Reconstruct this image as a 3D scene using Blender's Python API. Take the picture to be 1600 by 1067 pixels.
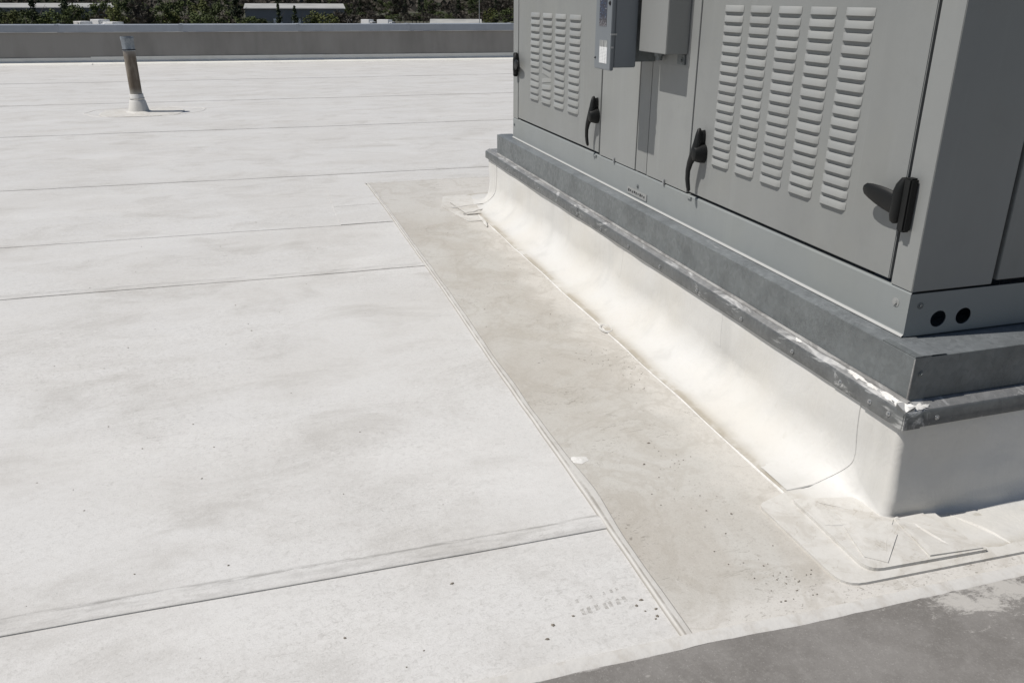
import bpy, bmesh, math, random
from mathutils import Vector, Matrix, noise
R = math.radians
rng = random.Random(7)
for o in list(bpy.data.objects): bpy.data.objects.remove(o)
scene = bpy.context.scene
COL = scene.collection

# ------------------------------------------------------------------ camera
CAM_H = 1.70
F_PX, PITCH, ROLL, YAW = 1317.0, R(22.2), R(.26), R(16.85)
fw = Vector((math.sin(YAW)*math.cos(PITCH), math.cos(YAW)*math.cos(PITCH), -math.sin(PITCH)))
rt = Vector((math.cos(YAW), -math.sin(YAW), 0)); up = rt.cross(fw)
r2 = rt*math.cos(ROLL) + up*math.sin(ROLL); u2 = -rt*math.sin(ROLL) + up*math.cos(ROLL)
cam_d = bpy.data.cameras.new('camera'); cam = bpy.data.objects.new('camera', cam_d); COL.objects.link(cam)
cam_d.sensor_width = 36; cam_d.lens = F_PX/1600*36; cam_d.clip_end = 8000; cam_d.clip_start = .05
cam.matrix_world = Matrix(((r2.x, u2.x, -fw.x, 0), (r2.y, u2.y, -fw.y, 0), (r2.z, u2.z, -fw.z, CAM_H), (0, 0, 0, 1)))
scene.camera = cam

# ------------------------------------------------------------------ sky, sun, exposure
SUN = Vector((1, -.12, -1.65)).normalized()          # direction the light travels
w = bpy.data.worlds.new('World'); scene.world = w; w.use_nodes = True
wn = w.node_tree; bg = wn.nodes['Background']
sky = wn.nodes.new('ShaderNodeTexSky'); sky.sky_type = 'NISHITA'; sky.sun_disc = False
sky.sun_elevation = math.asin(-SUN.z); sky.sun_rotation = math.atan2(-SUN.x, -SUN.y)
sky.air_density = 1.0; sky.dust_density = .6; sky.ozone_density = 1.0
wn.links.new(sky.outputs[0], bg.inputs[0]); bg.inputs[1].default_value = .05
sl = bpy.data.lights.new('sun', 'SUN'); sl.energy = 4.2; sl.angle = R(.53); sl.color = (1, .96, .9)
so = bpy.data.objects.new('sun', sl); COL.objects.link(so); so.location = (-6, 1, 12)
so.rotation_euler = SUN.to_track_quat('-Z', 'Y').to_euler()
vs = scene.view_settings; vs.view_transform = 'Standard'; vs.look = 'None'; vs.exposure = 0.0; vs.gamma = 1; vs.use_curve_mapping = False

# ------------------------------------------------------------------ material helpers
class NT:
    def __init__(s, name):
        s.m = bpy.data.materials.new(name); s.m.use_nodes = True
        s.t = s.m.node_tree; s.b = s.t.nodes['Principled BSDF']; s.co = None
    def n(s, typ, **k):
        nd = s.t.nodes.new(typ)
        for a, v in k.items(): setattr(nd, a, v)
        return nd
    def link(s, a, b): s.t.links.new(a, b)
    def set(s, inp, v):
        if hasattr(v, 'is_output') or isinstance(v, bpy.types.NodeSocket): s.link(v, inp)
        else: inp.default_value = v
    def coord(s):
        if not s.co: s.co = s.n('ShaderNodeTexCoord').outputs['Object']
        return s.co
    def uv(s):
        return s.n('ShaderNodeUVMap').outputs[0]
    def mapv(s, scale=(1, 1, 1), rot=(0, 0, 0), src=None, loc=(0, 0, 0)):
        m = s.n('ShaderNodeMapping'); s.link(src or s.coord(), m.inputs[0])
        m.inputs['Location'].default_value = loc; m.inputs['Rotation'].default_value = rot; m.inputs['Scale'].default_value = scale
        return m.outputs[0]
    def noise(s, scale, detail=4, rough=.55, vec=None, dist=0):
        x = s.n('ShaderNodeTexNoise'); s.link(vec or s.coord(), x.inputs['Vector'])
        x.inputs['Scale'].default_value = scale; x.inputs['Detail'].default_value = detail
        x.inputs['Roughness'].default_value = rough; x.inputs['Distortion'].default_value = dist
        return x.outputs[0]
    def vor(s, scale, vec=None, feature='F1'):
        x = s.n('ShaderNodeTexVoronoi', feature=feature); s.link(vec or s.coord(), x.inputs['Vector']); x.inputs['Scale'].default_value = scale
        return x
    def ramp(s, f, lo, hi, a=0., b=1.):
        x = s.n('ShaderNodeMapRange'); s.set(x.inputs[0], f)
        for i, v in zip((1, 2, 3, 4), (lo, hi, a, b)): x.inputs[i].default_value = v
        x.interpolation_type = 'SMOOTHSTEP'
        return x.outputs[0]
    def math(s, op, a, b=0.):
        x = s.n('ShaderNodeMath', operation=op); s.set(x.inputs[0], a); s.set(x.inputs[1], b); return x.outputs[0]
    def mul(s, a, b): return s.math('MULTIPLY', a, b)
    def mix(s, f, a, b):
        x = s.n('ShaderNodeMix', data_type='RGBA'); s.set(x.inputs[0], f)
        s.set(x.inputs[6], a if not isinstance(a, tuple) else (*a, 1) if len(a) == 3 else a)
        s.set(x.inputs[7], b if not isinstance(b, tuple) else (*b, 1) if len(b) == 3 else b)
        return x.outputs[2]
    def sep(s, v):
        x = s.n('ShaderNodeSeparateXYZ'); s.link(v, x.inputs[0]); return x.outputs
    def bump(s, h, strength=.3, dist=.01):
        x = s.n('ShaderNodeBump'); s.link(h, x.inputs['Height']); x.inputs['Strength'].default_value = strength; x.inputs['Distance'].default_value = dist
        s.link(x.outputs[0], s.b.inputs['Normal'])
    def out(s, col=None, rough=None, metal=None, spec=None):
        if col is not None: s.set(s.b.inputs['Base Color'], (*col, 1) if isinstance(col, tuple) else col)
        if rough is not None: s.set(s.b.inputs['Roughness'], rough)
        if metal is not None: s.set(s.b.inputs['Metallic'], metal)
        if spec is not None: s.b.inputs['Specular IOR Level'].default_value = spec
        return s.m

def membrane_mat(name, base, warm, grime, amount, fleck, uvseam=True):
    """weathered single-ply roofing: blotchy dirt film, streaks left by drying water, specks, laps darkened by dirt and painted-in shade"""
    t = NT(name)
    big = t.noise(1.0, 6, .62, t.mapv((.75, 1.2, 1)))
    mid = t.noise(2.0, 9, .69, t.mapv((.8, 1.25, 1)), .5)
    fine = t.noise(38, 5, .7)
    grit = t.noise(170, 3, .7)
    gran = t.noise(40, 6, .74, t.mapv((.9, 1.15, 1)), 1.6)
    gmask = t.ramp(t.noise(.9, 4, .6, t.mapv((.7, 1.2, 1), loc=(9, 2, 0))), .36, .66, .25, 1)
    c = t.mix(t.ramp(big, .36, .68), base, warm)
    c = t.mix(t.mul(t.ramp(mid, .44, .76), amount), c, grime)
    clean = t.noise(1.3, 5, .6, t.mapv((.5, 1.3, 1), loc=(4, 7, 0)), .3)
    c = t.mix(t.mul(t.ramp(clean, .52, .74), .38), c, tuple(min(1, v*1.14) for v in base))
    c = t.mix(t.mul(t.ramp(fine, .45, .75), .22), c, grime)
    c = t.mix(t.mul(t.ramp(grit, .56, .72), .34), c, tuple(v*.62 for v in grime))
    c = t.mix(t.mul(t.ramp(grit, .44, .3), .3), c, tuple(min(1, v*1.2) for v in base))
    c = t.mix(t.mul(t.mul(t.ramp(gran, .48, .72), .6), gmask), c, tuple(v*.80 for v in grime))
    c = t.mix(t.mul(t.mul(t.ramp(gran, .46, .34), .35), gmask), c, tuple(min(1, v*1.16) for v in base))
    # worm-like scuffs
    scuff = t.noise(26, 3, .6, t.mapv((.7, 1.4, 1), loc=(3, 1, 0)), 2.5)
    sc = t.mul(t.ramp(t.math('ABSOLUTE', t.math('SUBTRACT', scuff, .5)), .018, .0), t.ramp(t.noise(1.1, 3, .5), .5, .68))
    c = t.mix(t.mul(sc, .42), c, tuple(v*.5 for v in grime))
    # dark flecks
    v = t.vor(9.0, t.mapv((1, 1.6, 1)))
    rad = t.mul(t.noise(5, 2), .085)
    sep = t.sep(v.outputs['Color'])
    spot = t.mul(t.ramp(t.math('SUBTRACT', v.outputs['Distance'], rad), .03, -.005), t.ramp(sep[0], 1-fleck, 1-fleck+.02))
    spot = t.mul(spot, t.ramp(t.noise(.8, 3, .5, t.mapv(loc=(1, 9, 4))), .44, .6))
    c = t.mix(t.mul(spot, .72), c, (.15, .135, .12))
    if uvseam:
        u = t.sep(t.uv()); d = u[1]
        brk = t.noise(4, 5, .7, t.mapv((1.5, 9, 1)))
        line = t.mul(t.mul(t.ramp(d, .005, .001), .5), t.ramp(t.noise(2.2, 4, .6), .3, .6, .35, 1))
        ridge = t.mul(t.mul(t.ramp(t.math('ABSOLUTE', t.math('SUBTRACT', d, .078)), .02, .0), t.ramp(brk, .40, .62)), .75)
        band = t.mul(t.mul(t.ramp(d, .085, .06), t.ramp(brk, .42, .66)), .26)
        c = t.mix(t.math('MAXIMUM', t.math('MAXIMUM', line, ridge), band), c, tuple(v*.55 for v in grime))  # lap dirt, plus the lap edge's shade line painted into the colour
    t.bump(t.math('ADD', t.mul(fine, .5), t.mul(grit, .5)), .35, .0035)
    return t.out(c, t.ramp(mid, .3, .7, .5, .68), 0, .35)

M = {}
M['field'] = membrane_mat('white roofing membrane', (.612, .604, .592), (.57, .557, .538), (.40, .385, .363), .72, .03)
M['strip'] = None
t = NT('dirty walk strip membrane')
o = t.coord(); px = t.sep(o)
big = t.noise(1.7, 6, .64, t.mapv((1, .8, 1)), .6); fine = t.noise(44, 5, .7); grit = t.noise(150, 3, .7)
c = t.mix(t.ramp(big, .33, .7), (.515, .50, .468), (.44, .412, .37))
edge = t.math('ADD', px[0], t.mul(t.math('SUBTRACT', t.noise(3.2, 5, .65), .5), .55))
c = t.mix(t.mul(t.ramp(edge, 1.5, 1.72), .75), c, (.60, .575, .535))
edy = t.math('ADD', px[1], t.mul(t.math('SUBTRACT', t.noise(5, 5, .65), .5), .3))
c = t.mix(t.mul(t.ramp(edy, 1.83, 1.72), .7), c, (.60, .58, .55))
c = t.mix(t.mul(t.ramp(edy, 6.2, 7.6), .55), c, (.56, .545, .52))
c = t.mix(t.mul(t.ramp(fine, .46, .74), .28), c, (.34, .315, .28))
c = t.mix(t.mul(t.ramp(grit, .55, .72), .32), c, (.22, .2, .175))
c = t.mix(t.mul(t.ramp(grit, .43, .3), .25), c, (.62, .6, .57))
wst = t.noise(2.6, 6, .62, t.mapv((1, .9, 1), loc=(3, 8, 2)), .8)
c = t.mix(t.mul(t.ramp(t.math('ABSOLUTE', t.math('SUBTRACT', wst, .53)), .05, .0), .28), c, (.36, .33, .285))
clus = t.mul(t.ramp(t.noise(60, 3, .6, t.mapv((.7, 1.3, 1)), 1), .6, .66), t.ramp(t.noise(1.9, 3, .6, t.mapv(loc=(2, 5, 0))), .48, .66))
c = t.mix(t.mul(clus, .7), c, (.2, .18, .155))
crk = t.noise(4.5, 5, .62, t.mapv((.6, 1.2, 1), loc=(7, 3, 0)), 1.2)
c = t.mix(t.mul(t.mul(t.ramp(t.math('ABSOLUTE', t.math('SUBTRACT', crk, .5)), .009, .001), t.ramp(t.noise(3.1, 4, .6, t.mapv(loc=(5, 5, 1))), .5, .62)), .5), c, (.24, .22, .19))
v = t.vor(8.0, t.mapv((1, 1.7, 1))); sp = t.sep(v.outputs['Color'])
spot = t.mul(t.ramp(t.math('SUBTRACT', v.outputs['Distance'], t.mul(t.noise(6, 2), .09)), .03, -.005), t.ramp(sp[0], .9, .92))
c = t.mix(t.mul(spot, .7), c, (.14, .125, .11))
t.bump(t.math('ADD', t.mul(fine, .5), t.mul(grit, .5)), .35, .0035)
M['strip'] = t.out(c, .62, 0, .35)

t = NT('white flashing membrane')
o = t.coord(); px = t.sep(o)
big = t.noise(1.6, 4, .55); drip = t.noise(5.5, 4, .6, t.mapv((1, 1, .06))); fine = t.noise(50, 4, .65)
c = t.mix(t.ramp(big, .35, .7), (.625, .617, .598), (.61, .59, .55))
c = t.mix(t.mul(t.ramp(drip, .48, .76), .42), c, (.47, .465, .445))
streak = t.mul(t.ramp(t.noise(9, 2, .5, t.mapv((1, 1, .03), loc=(0, 3.3, 0))), .66, .71), t.ramp(t.noise(2.5, 3, .6), .48, .62))
c = t.mix(t.mul(streak, .5), c, (.38, .35, .29))
c = t.mix(t.mul(t.ramp(fine, .5, .75), .13), c, (.45, .43, .38))
u = t.sep(t.uv()); brk = t.noise(3.5, 5, .7)
toe = t.mul(t.ramp(u[1], .085, .004), t.ramp(brk, .26, .6))
c = t.mix(t.mul(toe, .62), c, (.40, .36, .29))
c = t.mix(t.mul(t.mul(t.ramp(u[1], .036, .012), t.ramp(brk, .38, .58)), .5), c, (.33, .29, .225))
crn = t.noise(9, 4, .55, t.mapv((1, 1, .6)), 1.6); crz = t.ramp(t.math('ABSOLUTE', t.math('SUBTRACT', crn, .5)), 0, .06)
t.bump(t.math('ADD', t.math('ADD', t.mul(fine, .2), t.mul(drip, .5)), t.math('ADD', t.mul(t.noise(7, 3, .5, None, .6), 1.3), t.mul(crz, .05))), .3, .012)
M['flash'] = t.out(c, .5, 0, .4)

t = NT('patch membrane')
fine = t.noise(40, 5, .7); mid = t.noise(4.5, 5, .65, None, 1.5)
c = t.mix(t.mul(t.ramp(mid, .42, .7), .55), (.60, .585, .555), (.42, .39, .345))
c = t.mix(t.mul(t.ramp(fine, .46, .74), .3), c, (.42, .39, .34))
crs = t.noise(5, 4, .6, t.mapv(loc=(1, 8, 0)), 2.0)
c = t.mix(t.mul(t.mul(t.ramp(t.math('ABSOLUTE', t.math('SUBTRACT', crs, .5)), .012, 0), t.ramp(mid, .4, .6)), .4), c, (.3, .26, .2))
t.bump(t.math('ADD', t.mul(fine, .3), t.mul(mid, 1.5)), .3, .006)
M['patch'] = t.out(c, .58, 0, .35)

t = NT('seam edge sealant')
c = t.mix(t.mul(t.ramp(t.noise(11, 6, .7, t.mapv((1.6, 1, 1))), .44, .7), .6), (.575, .562, .54), (.43, .40, .36))
t.bump(t.noise(30, 4, .7), .5, .006)
M['seal'] = t.out(c, .6, 0, .3)
t = NT('white sealant')
M['white_seal'] = t.out(t.mix(t.mul(t.ramp(t.noise(40, 5, .7), .45, .65), .5), (.70, .69, .67), (.52, .49, .45)), .55)

t = NT('grey walkway membrane')
o = t.coord(); px = t.sep(o)
fine = t.noise(46, 5, .7); grit = t.noise(160, 3, .7); big = t.noise(3.2, 6, .66)
c = t.mix(t.ramp(big, .36, .64), (.225, .214, .203), (.17, .16, .15))
c = t.mix(t.mul(t.ramp(fine, .45, .75), .35), c, (.30, .29, .275))
c = t.mix(t.mul(t.ramp(grit, .58, .7), .45), c, (.40, .385, .365))
c = t.mix(t.mul(t.ramp(grit, .42, .3), .35), c, (.1, .095, .09))
v = t.vor(16, t.mapv((1, 1.5, 1))); sp = t.sep(v.outputs['Color'])
c = t.mix(t.mul(t.mul(t.ramp(v.outputs['Distance'], .16, .04), t.ramp(sp[0], .8, .84)), .45), c, (.45, .435, .41))
# worn white coating, denser by the unit
wear = t.noise(11, 10, .8, t.mapv((.8, 1.25, 1)), .25)
msk = t.math('ADD', wear, t.math('ADD', t.ramp(px[0], 1.5, 2.0, -.2, .06), t.ramp(px[1], 1.36, 1.62, -.13, .05)))
c = t.mix(t.mul(t.ramp(msk, .5, .62), .7), c, (.54, .52, .49))
rim = t.math('ADD', px[1], t.mul(t.math('SUBTRACT', t.noise(16, 6, .75), .5), .045))
c = t.mix(t.mul(t.ramp(rim, 1.642, 1.656), .75), c, (.54, .525, .5))
t.bump(t.math('ADD', t.mul(fine, .5), t.mul(grit, .5)), .4, .004)
M['pad'] = t.out(c, .7, 0, .3)

def paint_mat(name, col, rough=.42, streak=.3):
    t = NT(name)
    a = t.noise(3.2, 4, .55, t.mapv((1, 1, .22))); b = t.noise(1.4, 4, .6); f = t.noise(120, 2, .5)
    c = t.mix(t.mul(t.ramp(a, .38, .72), streak), col, tuple(v*.8 for v in col))
    c = t.mix(t.mul(t.ramp(b, .45, .7), .25), c, (col[0]*1.08, col[1]*1.04, col[2]*.94))
    st = t.noise(16, 4, .6, t.mapv((1, 1, .035)))
    c = t.mix(t.mul(t.mul(t.ramp(st, .52, .72), t.ramp(b, .35, .6)), streak), c, tuple(v*1.22 for v in col))
    c = t.mix(t.mul(t.ramp(t.noise(9, 5, .65), .5, .75), streak*.6), c, tuple(v*.72 for v in col))
    oi = t.n('ShaderNodeObjectInfo'); hs = t.n('ShaderNodeHueSaturation'); t.link(c, hs.inputs['Color'])
    t.link(t.ramp(oi.outputs['Random'], 0, 1, .95, 1.06), hs.inputs['Value'])
    t.bump(t.math('ADD', t.mul(f, .03), t.mul(t.noise(2.6, 3, .5), 1.0)), .25, .02)
    return t.out(hs.outputs[0], t.ramp(b, .3, .7, rough-.05, rough+.1), 0, .4)
M['paint'] = paint_mat('grey cabinet paint', (.243, .25, .246))
M['rail'] = paint_mat('grey base rail paint', (.23, .245, .246), .45, .2)
M['lip'] = NT('bare sheet edge').out((.42, .42, .41), .5)  # paler tone paints in the light caught along lips and hems
M['louver'] = paint_mat('grey louver paint', (.275, .28, .275), .38, .12)
M['box'] = paint_mat('grey switch enclosure paint', (.18, .197, .215), .35, .15)
M['jbox'] = paint_mat('junction box paint', (.255, .26, .255), .42, .2)
M['gap'] = NT('black gasket').out((.012, .012, .014), .7)
M['dark'] = NT('dark cavity paint').out((.13, .135, .13), .6)
t = NT('black handle plastic'); t.bump(t.noise(90, 2), .08, .001)
M['black'] = t.out((.009, .0095, .0095), .5, 0, .28)

def galv_mat(name, col, smear, white=(.62, .62, .6), rough=.48):
    t = NT(name)
    v = t.vor(60, t.mapv((1, 1, .8))); sp = t.sep(v.outputs['Color'])
    c = t.mix(sp[0], tuple(x*.92 for x in col), tuple(x*1.08 for x in col))
    c = t.mix(t.mul(t.ramp(t.noise(6, 5, .65), .42, .7), .55), c, tuple(x*.62 for x in col))
    wm = t.noise(30, 4, .65, t.mapv((1, 1, 1.2)), 2.2)
    c = t.mix(t.mul(t.mul(t.ramp(t.math('ABSOLUTE', t.math('SUBTRACT', wm, .5)), .05, .0), t.ramp(t.noise(3, 4, .6), .42, .62)), .5), c, tuple(x*.45 for x in col))
    if smear:
        s1 = t.noise(8, 6, .7, t.mapv((2.2, .55, 2.2), rot=(0, 0, R(28))), 1.0)
        s2 = t.noise(1.0, 3, .5)
        px = t.sep(t.coord())
        near = t.mul(t.ramp(px[1], 2.9, 2.02, 0, .13), t.ramp(px[0], 2.12, 1.99))
        k = t.math('ADD', t.math('ADD', s1, t.ramp(s2, .3, .7, -.05, .05)), near)
        c = t.mix(t.mul(t.ramp(k, smear-.03, smear+.12), .75), c, white)
    met = .35
    t.bump(t.noise(35, 3), .12, .003)
    return t.out(c, t.ramp(sp[1], 0, 1, rough-.08, rough+.12), met, .4)
M['galv'] = galv_mat('weathered galvanised steel', (.185, .2, .205), 0)
M['galv_dust'] = galv_mat('dusty galvanised ledge', (.21, .225, .235), .66, (.4, .41, .42))
M['cap'] = galv_mat('sealant smeared metal cap', (.27, .27, .268), .54, (.6, .595, .585))
M['capface'] = galv_mat('dull metal counterflashing', (.16, .165, .165), .62, (.6, .6, .59), .4)
M['zinc'] = NT('zinc screw').out((.45, .46, .47), .35, .8)
M['coping'] = paint_mat('coping sheet metal', (.31, .335, .375), .4, .35)
M['lid'] = galv_mat('bright galvanised coupling', (.25, .275, .30), 0, rough=.45)

t = NT('rusty pipe')
a = t.noise(9, 5, .65, t.mapv((1, 1, .25)))
c = t.mix(t.ramp(a, .3, .6), (.235, .205, .17), (.105, .082, .06))
z = t.sep(t.coord())[2]
c = t.mix(t.mul(t.ramp(z, .8, .98), .7), c, (.34, .33, .31))
c = t.mix(t.mul(t.ramp(z, .4, .27), .7), c, (.36, .35, .32))
t.bump(t.noise(50, 4), .4, .004)
M['pipe'] = t.out(c, .75)
t = NT('parapet membrane')
a = t.noise(.9, 5, .6, t.mapv((1, 1, .4))); b = t.noise(3, 5, .6, t.mapv((1, 1, .12)))
c = t.mix(t.ramp(a, .35, .68), (.27, .258, .243), (.205, .195, .183))
c = t.mix(t.mul(t.ramp(b, .45, .72), .3), c, (.31, .3, .285))
M['parapet'] = t.out(c, .75)
t = NT('clean base flashing'); M['clean'] = t.out(t.mix(t.mul(t.ramp(t.noise(2, 4, .6), .45, .7), .3), (.74, .73, .69), (.55, .53, .48)), .5)
def plain(name, col, rough=.6, var=.3, scale=6):
    t = NT(name); a = t.noise(scale, 4, .6)
    return t.out(t.mix(t.mul(t.ramp(a, .38, .68), var), col, tuple(v*.6 for v in col)), rough)
M['concrete'] = plain('building wall', (.4, .38, .35), .8)
M['white_wall'] = plain('white metal roofing', (.38, .38, .365), .7, .5, .15)
M['grey_wall'] = plain('grey metal siding', (.17, .18, .19), .6, .3, .3)
M['brown_roof'] = plain('brown shingle roof', (.14, .1, .085), .8, .3, .5)
M['glass'] = NT('dark window glass').out((.02, .025, .03), .1, 0, .6)
M['tyre'] = NT('tyre rubber').out((.02, .02, .02), .8)
M['bark'] = plain('bark', (.1, .085, .07), .9, .4, 3)
M['vwhite'] = NT('white vehicle paint').out((.75, .75, .75), .35)
M['vred'] = NT('dark vehicle paint').out((.16, .05, .045), .35)
M['pole'] = NT('pole metal').out((.5, .5, .5), .4, .5)
def leaf_mat(name, a, b):
    t = NT(name); oi = t.n('ShaderNodeObjectInfo')
    k = t.noise(.8, 3, .6)
    c = t.mix(t.ramp(k, .35, .65), a, b)
    hs = t.n('ShaderNodeHueSaturation'); t.link(c, hs.inputs['Color'])
    t.link(t.ramp(oi.outputs['Random'], 0, 1, .7, 1.3), hs.inputs['Value'])
    return t.out(hs.outputs[0], .75, 0, .2)
M['leaf'] = leaf_mat('green foliage', (.075, .095, .033), (.05, .065, .025))
M['leaf_bright'] = leaf_mat('spring foliage', (.105, .115, .035), (.075, .09, .03))
M['needle'] = leaf_mat('evergreen needles', (.036, .048, .024), (.027, .037, .02))
M['twig'] = leaf_mat('bare twigs', (.115, .1, .083), (.085, .076, .064))
t = NT('far ground'); a = t.noise(.02, 5, .6)
M['ground'] = t.out(t.mix(t.ramp(a, .4, .62), (.05, .055, .028), (.075, .068, .05)), .9)
M['asphalt'] = plain('parking asphalt', (.07, .07, .07), .9, .2, .3)

# ------------------------------------------------------------------ mesh helpers
class MB:
    def __init__(s): s.v = []; s.f = []; s.uv = None; s.mi = []; s.cur = 0
    def add(s, vs, fs):
        k = len(s.v); s.v += [tuple(p) for p in vs]; s.f += [tuple(k+i for i in f) for f in fs]; s.mi += [s.cur]*len(fs); return s
    def box(s, x0, x1, y0, y1, z0, z1):
        return s.add([(x, y, z) for z in (z0, z1) for y in (y0, y1) for x in (x0, x1)],
                     [(0, 2, 3, 1), (4, 5, 7, 6), (0, 1, 5, 4), (2, 6, 7, 3), (0, 4, 6, 2), (1, 3, 7, 5)])
    def grid(s, rows, closed=False):
        n = len(rows[0]); k = [p for r in rows for p in r]; f = []
        for i in range(len(rows)-1):
            for j in range(n if closed else n-1):
                a, b = i*n+j, i*n+(j+1) % n; f.append((a, b, b+n, a+n))
        return s.add(k, f)
    def loft(s, path, rads, up=Vector((1, 0, 0)), seg=12, cap=True):
        """tube of elliptical section along a path; rads = (half width, half depth along 'up')"""
        rows = []; P = [Vector(p) for p in path]
        for i, p in enumerate(P):
            tdir = (P[min(i+1, len(P)-1)]-P[max(i-1, 0)]).normalized()
            side = tdir.cross(up).normalized(); u = side.cross(tdir).normalized()
            a, b = rads[i]
            rows.append([p+side*(a*math.cos(2*math.pi*j/seg))+u*(b*math.sin(2*math.pi*j/seg)) for j in range(seg)])
        s.grid(rows, True)
        if cap:
            k = len(s.v)-len(rows)*seg
            s.f.append(tuple(k+j for j in range(seg))); s.f.append(tuple(k+(len(rows)-1)*seg+j for j in reversed(range(seg)))); s.mi += [s.cur]*2
        return s
    def cyl(s, c, r, h, axis=2, seg=16, r2=None):
        c = Vector(c); d = Vector((0, 0, 0)); d[axis] = h
        return s.loft([c, c+d], [(r, r), (r2 if r2 is not None else r,)*2], Vector((0, 0, 1)) if axis != 2 else Vector((1, 0, 0)), seg)
    def build(s, name, mat, parent=None, smooth=False, bevel=0, solid=None):
        me = bpy.data.meshes.new(name); me.from_pydata(s.v, [], s.f)
        for m in (mat if isinstance(mat, (list, tuple)) else [mat]): me.materials.append(M[m] if isinstance(m, str) else m)
        if isinstance(mat, (list, tuple)): me.polygons.foreach_set('material_index', s.mi)
        if not s.uv and mat in ('flash', 'field'): s.uv = [(p[0], 1.0) for p in s.v]
        if s.uv:
            l = me.uv_layers.new(name='UVMap')
            for lp in me.loops: l.data[lp.index].uv = s.uv[lp.vertex_index]
        bm = bmesh.new(); bm.from_mesh(me); bmesh.ops.recalc_face_normals(bm, faces=bm.faces)
        if bevel:
            bmesh.ops.bevel(bm, geom=[e for e in bm.edges if len(e.link_faces) == 2 and e.calc_face_angle(0) > .5], offset=bevel, segments=2, affect='EDGES', clamp_overlap=True)
        bm.to_mesh(me); bm.free()
        if smooth or bevel:
            me.shade_smooth()
            try: me.set_sharp_from_angle(angle=R(40))
            except Exception: pass
        o = bpy.data.objects.new(name, me); COL.objects.link(o)
        if parent is not None: attach(o, parent)
        return o
ORG = {}
def attach(o, p):
    o.parent = p
    if p.name in ORG: o.matrix_parent_inverse = Matrix.Translation(-ORG[p.name])
def tag(o, label=None, cat=None, group=None, kind=None):
    for k, v in (('label', label), ('category', cat), ('group', group), ('kind', kind)):
        if v: o[k] = v
    return o
def thing(name, loc, label, cat, group=None):
    o = bpy.data.objects.new(name, None); COL.objects.link(o); o.location = loc; o.empty_display_size = .2
    ORG[o.name] = Vector(loc)
    return tag(o, label, cat, group)
def box(name, mat, parent, x0, x1, y0, y1, z0, z1, bevel=0):
    return MB().box(x0, x1, y0, y1, z0, z1).build(name, mat, parent, bevel=bevel)
def sst(a, b, x):
    t = max(0, min(1, (x-a)/(b-a))); return t*t*(3-2*t)
def nz(x, y, z=0): return noise.noise(Vector((x, y, z)))

# ================================================================== SETTING
# far ground and wooded hill
GZ = -10.0
g = MB().box(-4000, 4000, -300, 6000, GZ-1, GZ).build('ground', 'ground'); tag(g, kind='structure', label='flat land far below the roof', cat='ground')
rows = []
for i in range(13):
    y = 760+i*110
    rows.append([(x, y, GZ-.5+sst(760, 1500, y)*(34+10*nz(x*.0016, 3.1)+5*nz(x*.006, y*.004))) for x in range(-1500, 1600, 60)])
hl = MB().grid(rows).build('hill', 'ground', smooth=True); tag(hl, kind='structure', label='low wooded hill on the skyline', cat='hill')
def hill_z(x, y): return GZ-.5+sst(760, 1500, y)*(34+10*nz(x*.0016, 3.1)+5*nz(x*.006, y*.004))
lot = MB().box(-120, 260, 296, 420, GZ-.2, GZ+.02).build('parking_lot', 'asphalt'); tag(lot, kind='structure', label='asphalt yard beyond the trees', cat='ground')

# roof: building mass and lapped membrane sheets
def undul(x, y):
    k = 1-(sst(.55, .95, x)*(1-sst(8.9, 9.6, y)))
    return (.004*nz(x*.8, y*.9, 1.3)+.0018*nz(x*3, y*3, 5.1))*k
def par_y(x): return 25.62-.05*x
roof = MB().box(-30, 34, -12, 24.0, GZ, -.03).build('roof', 'concrete'); tag(roof, kind='structure', label='white single-ply membrane roof of lapped sheets', cat='roof')
seams = [-2.9, -.55, 2.25, 5.46, 8.85, 12.42, 16.1, 20.25, 24.0]
def seam_off(k, x): return .012*nz(x*.35, k*7.7)+.008*nz(x*1.7, k*3.3)-.006*(x-.5)*(.6 if k > 2 else 0)
def sheet(k, x0, x1, y0f, y1f, dx):
    nx = int((x1-x0)/dx)+1
    ys = [0, .003, .03, .062, .07, .085, .1]
    rows = []; mb = MB(); uv = []
    L = 0
    base = [None]*nx
    allrows = []
    for j, d in enumerate([-1]+ys+[None]*16):
        r = []
        for i in range(nx):
            x = x0+(x1-x0)*i/(nx-1); ya, yb = y0f(x), y1f(x)
            if d == -1: y = ya; z = -.001; dd = 0
            elif d is not None:
                y = ya+d; dd = d
                z = (.0062 if k == 2 else .0046)*(1-sst(.062, .092, d))*(1+.35*nz(x*2.1, k*5.5)); z = z*.7 if d == 0 else z
            else:
                q = (j-len(ys))/16; y = ya+.1+(yb-ya-.1)*q; z = 0; dd = y-ya
            u = undul(x, y)
            r.append((x, y, z+u)); uv.append((x, dd))
        allrows.append(r)
    mb.grid(allrows); mb.uv = uv
    return mb
for k in range(len(seams)-1):
    last = k == len(seams)-2
    mb = sheet(k, -16, 22, (lambda x, k=k: seams[k]+seam_off(k, x)),
               (lambda x, k=k, last=last: (par_y(x)-.02) if last else seams[k+1]+seam_off(k+1, x)+.058), .14 if k < 4 else .25)
    mb.build('membrane_sheet', 'field', roof, smooth=True)

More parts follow.
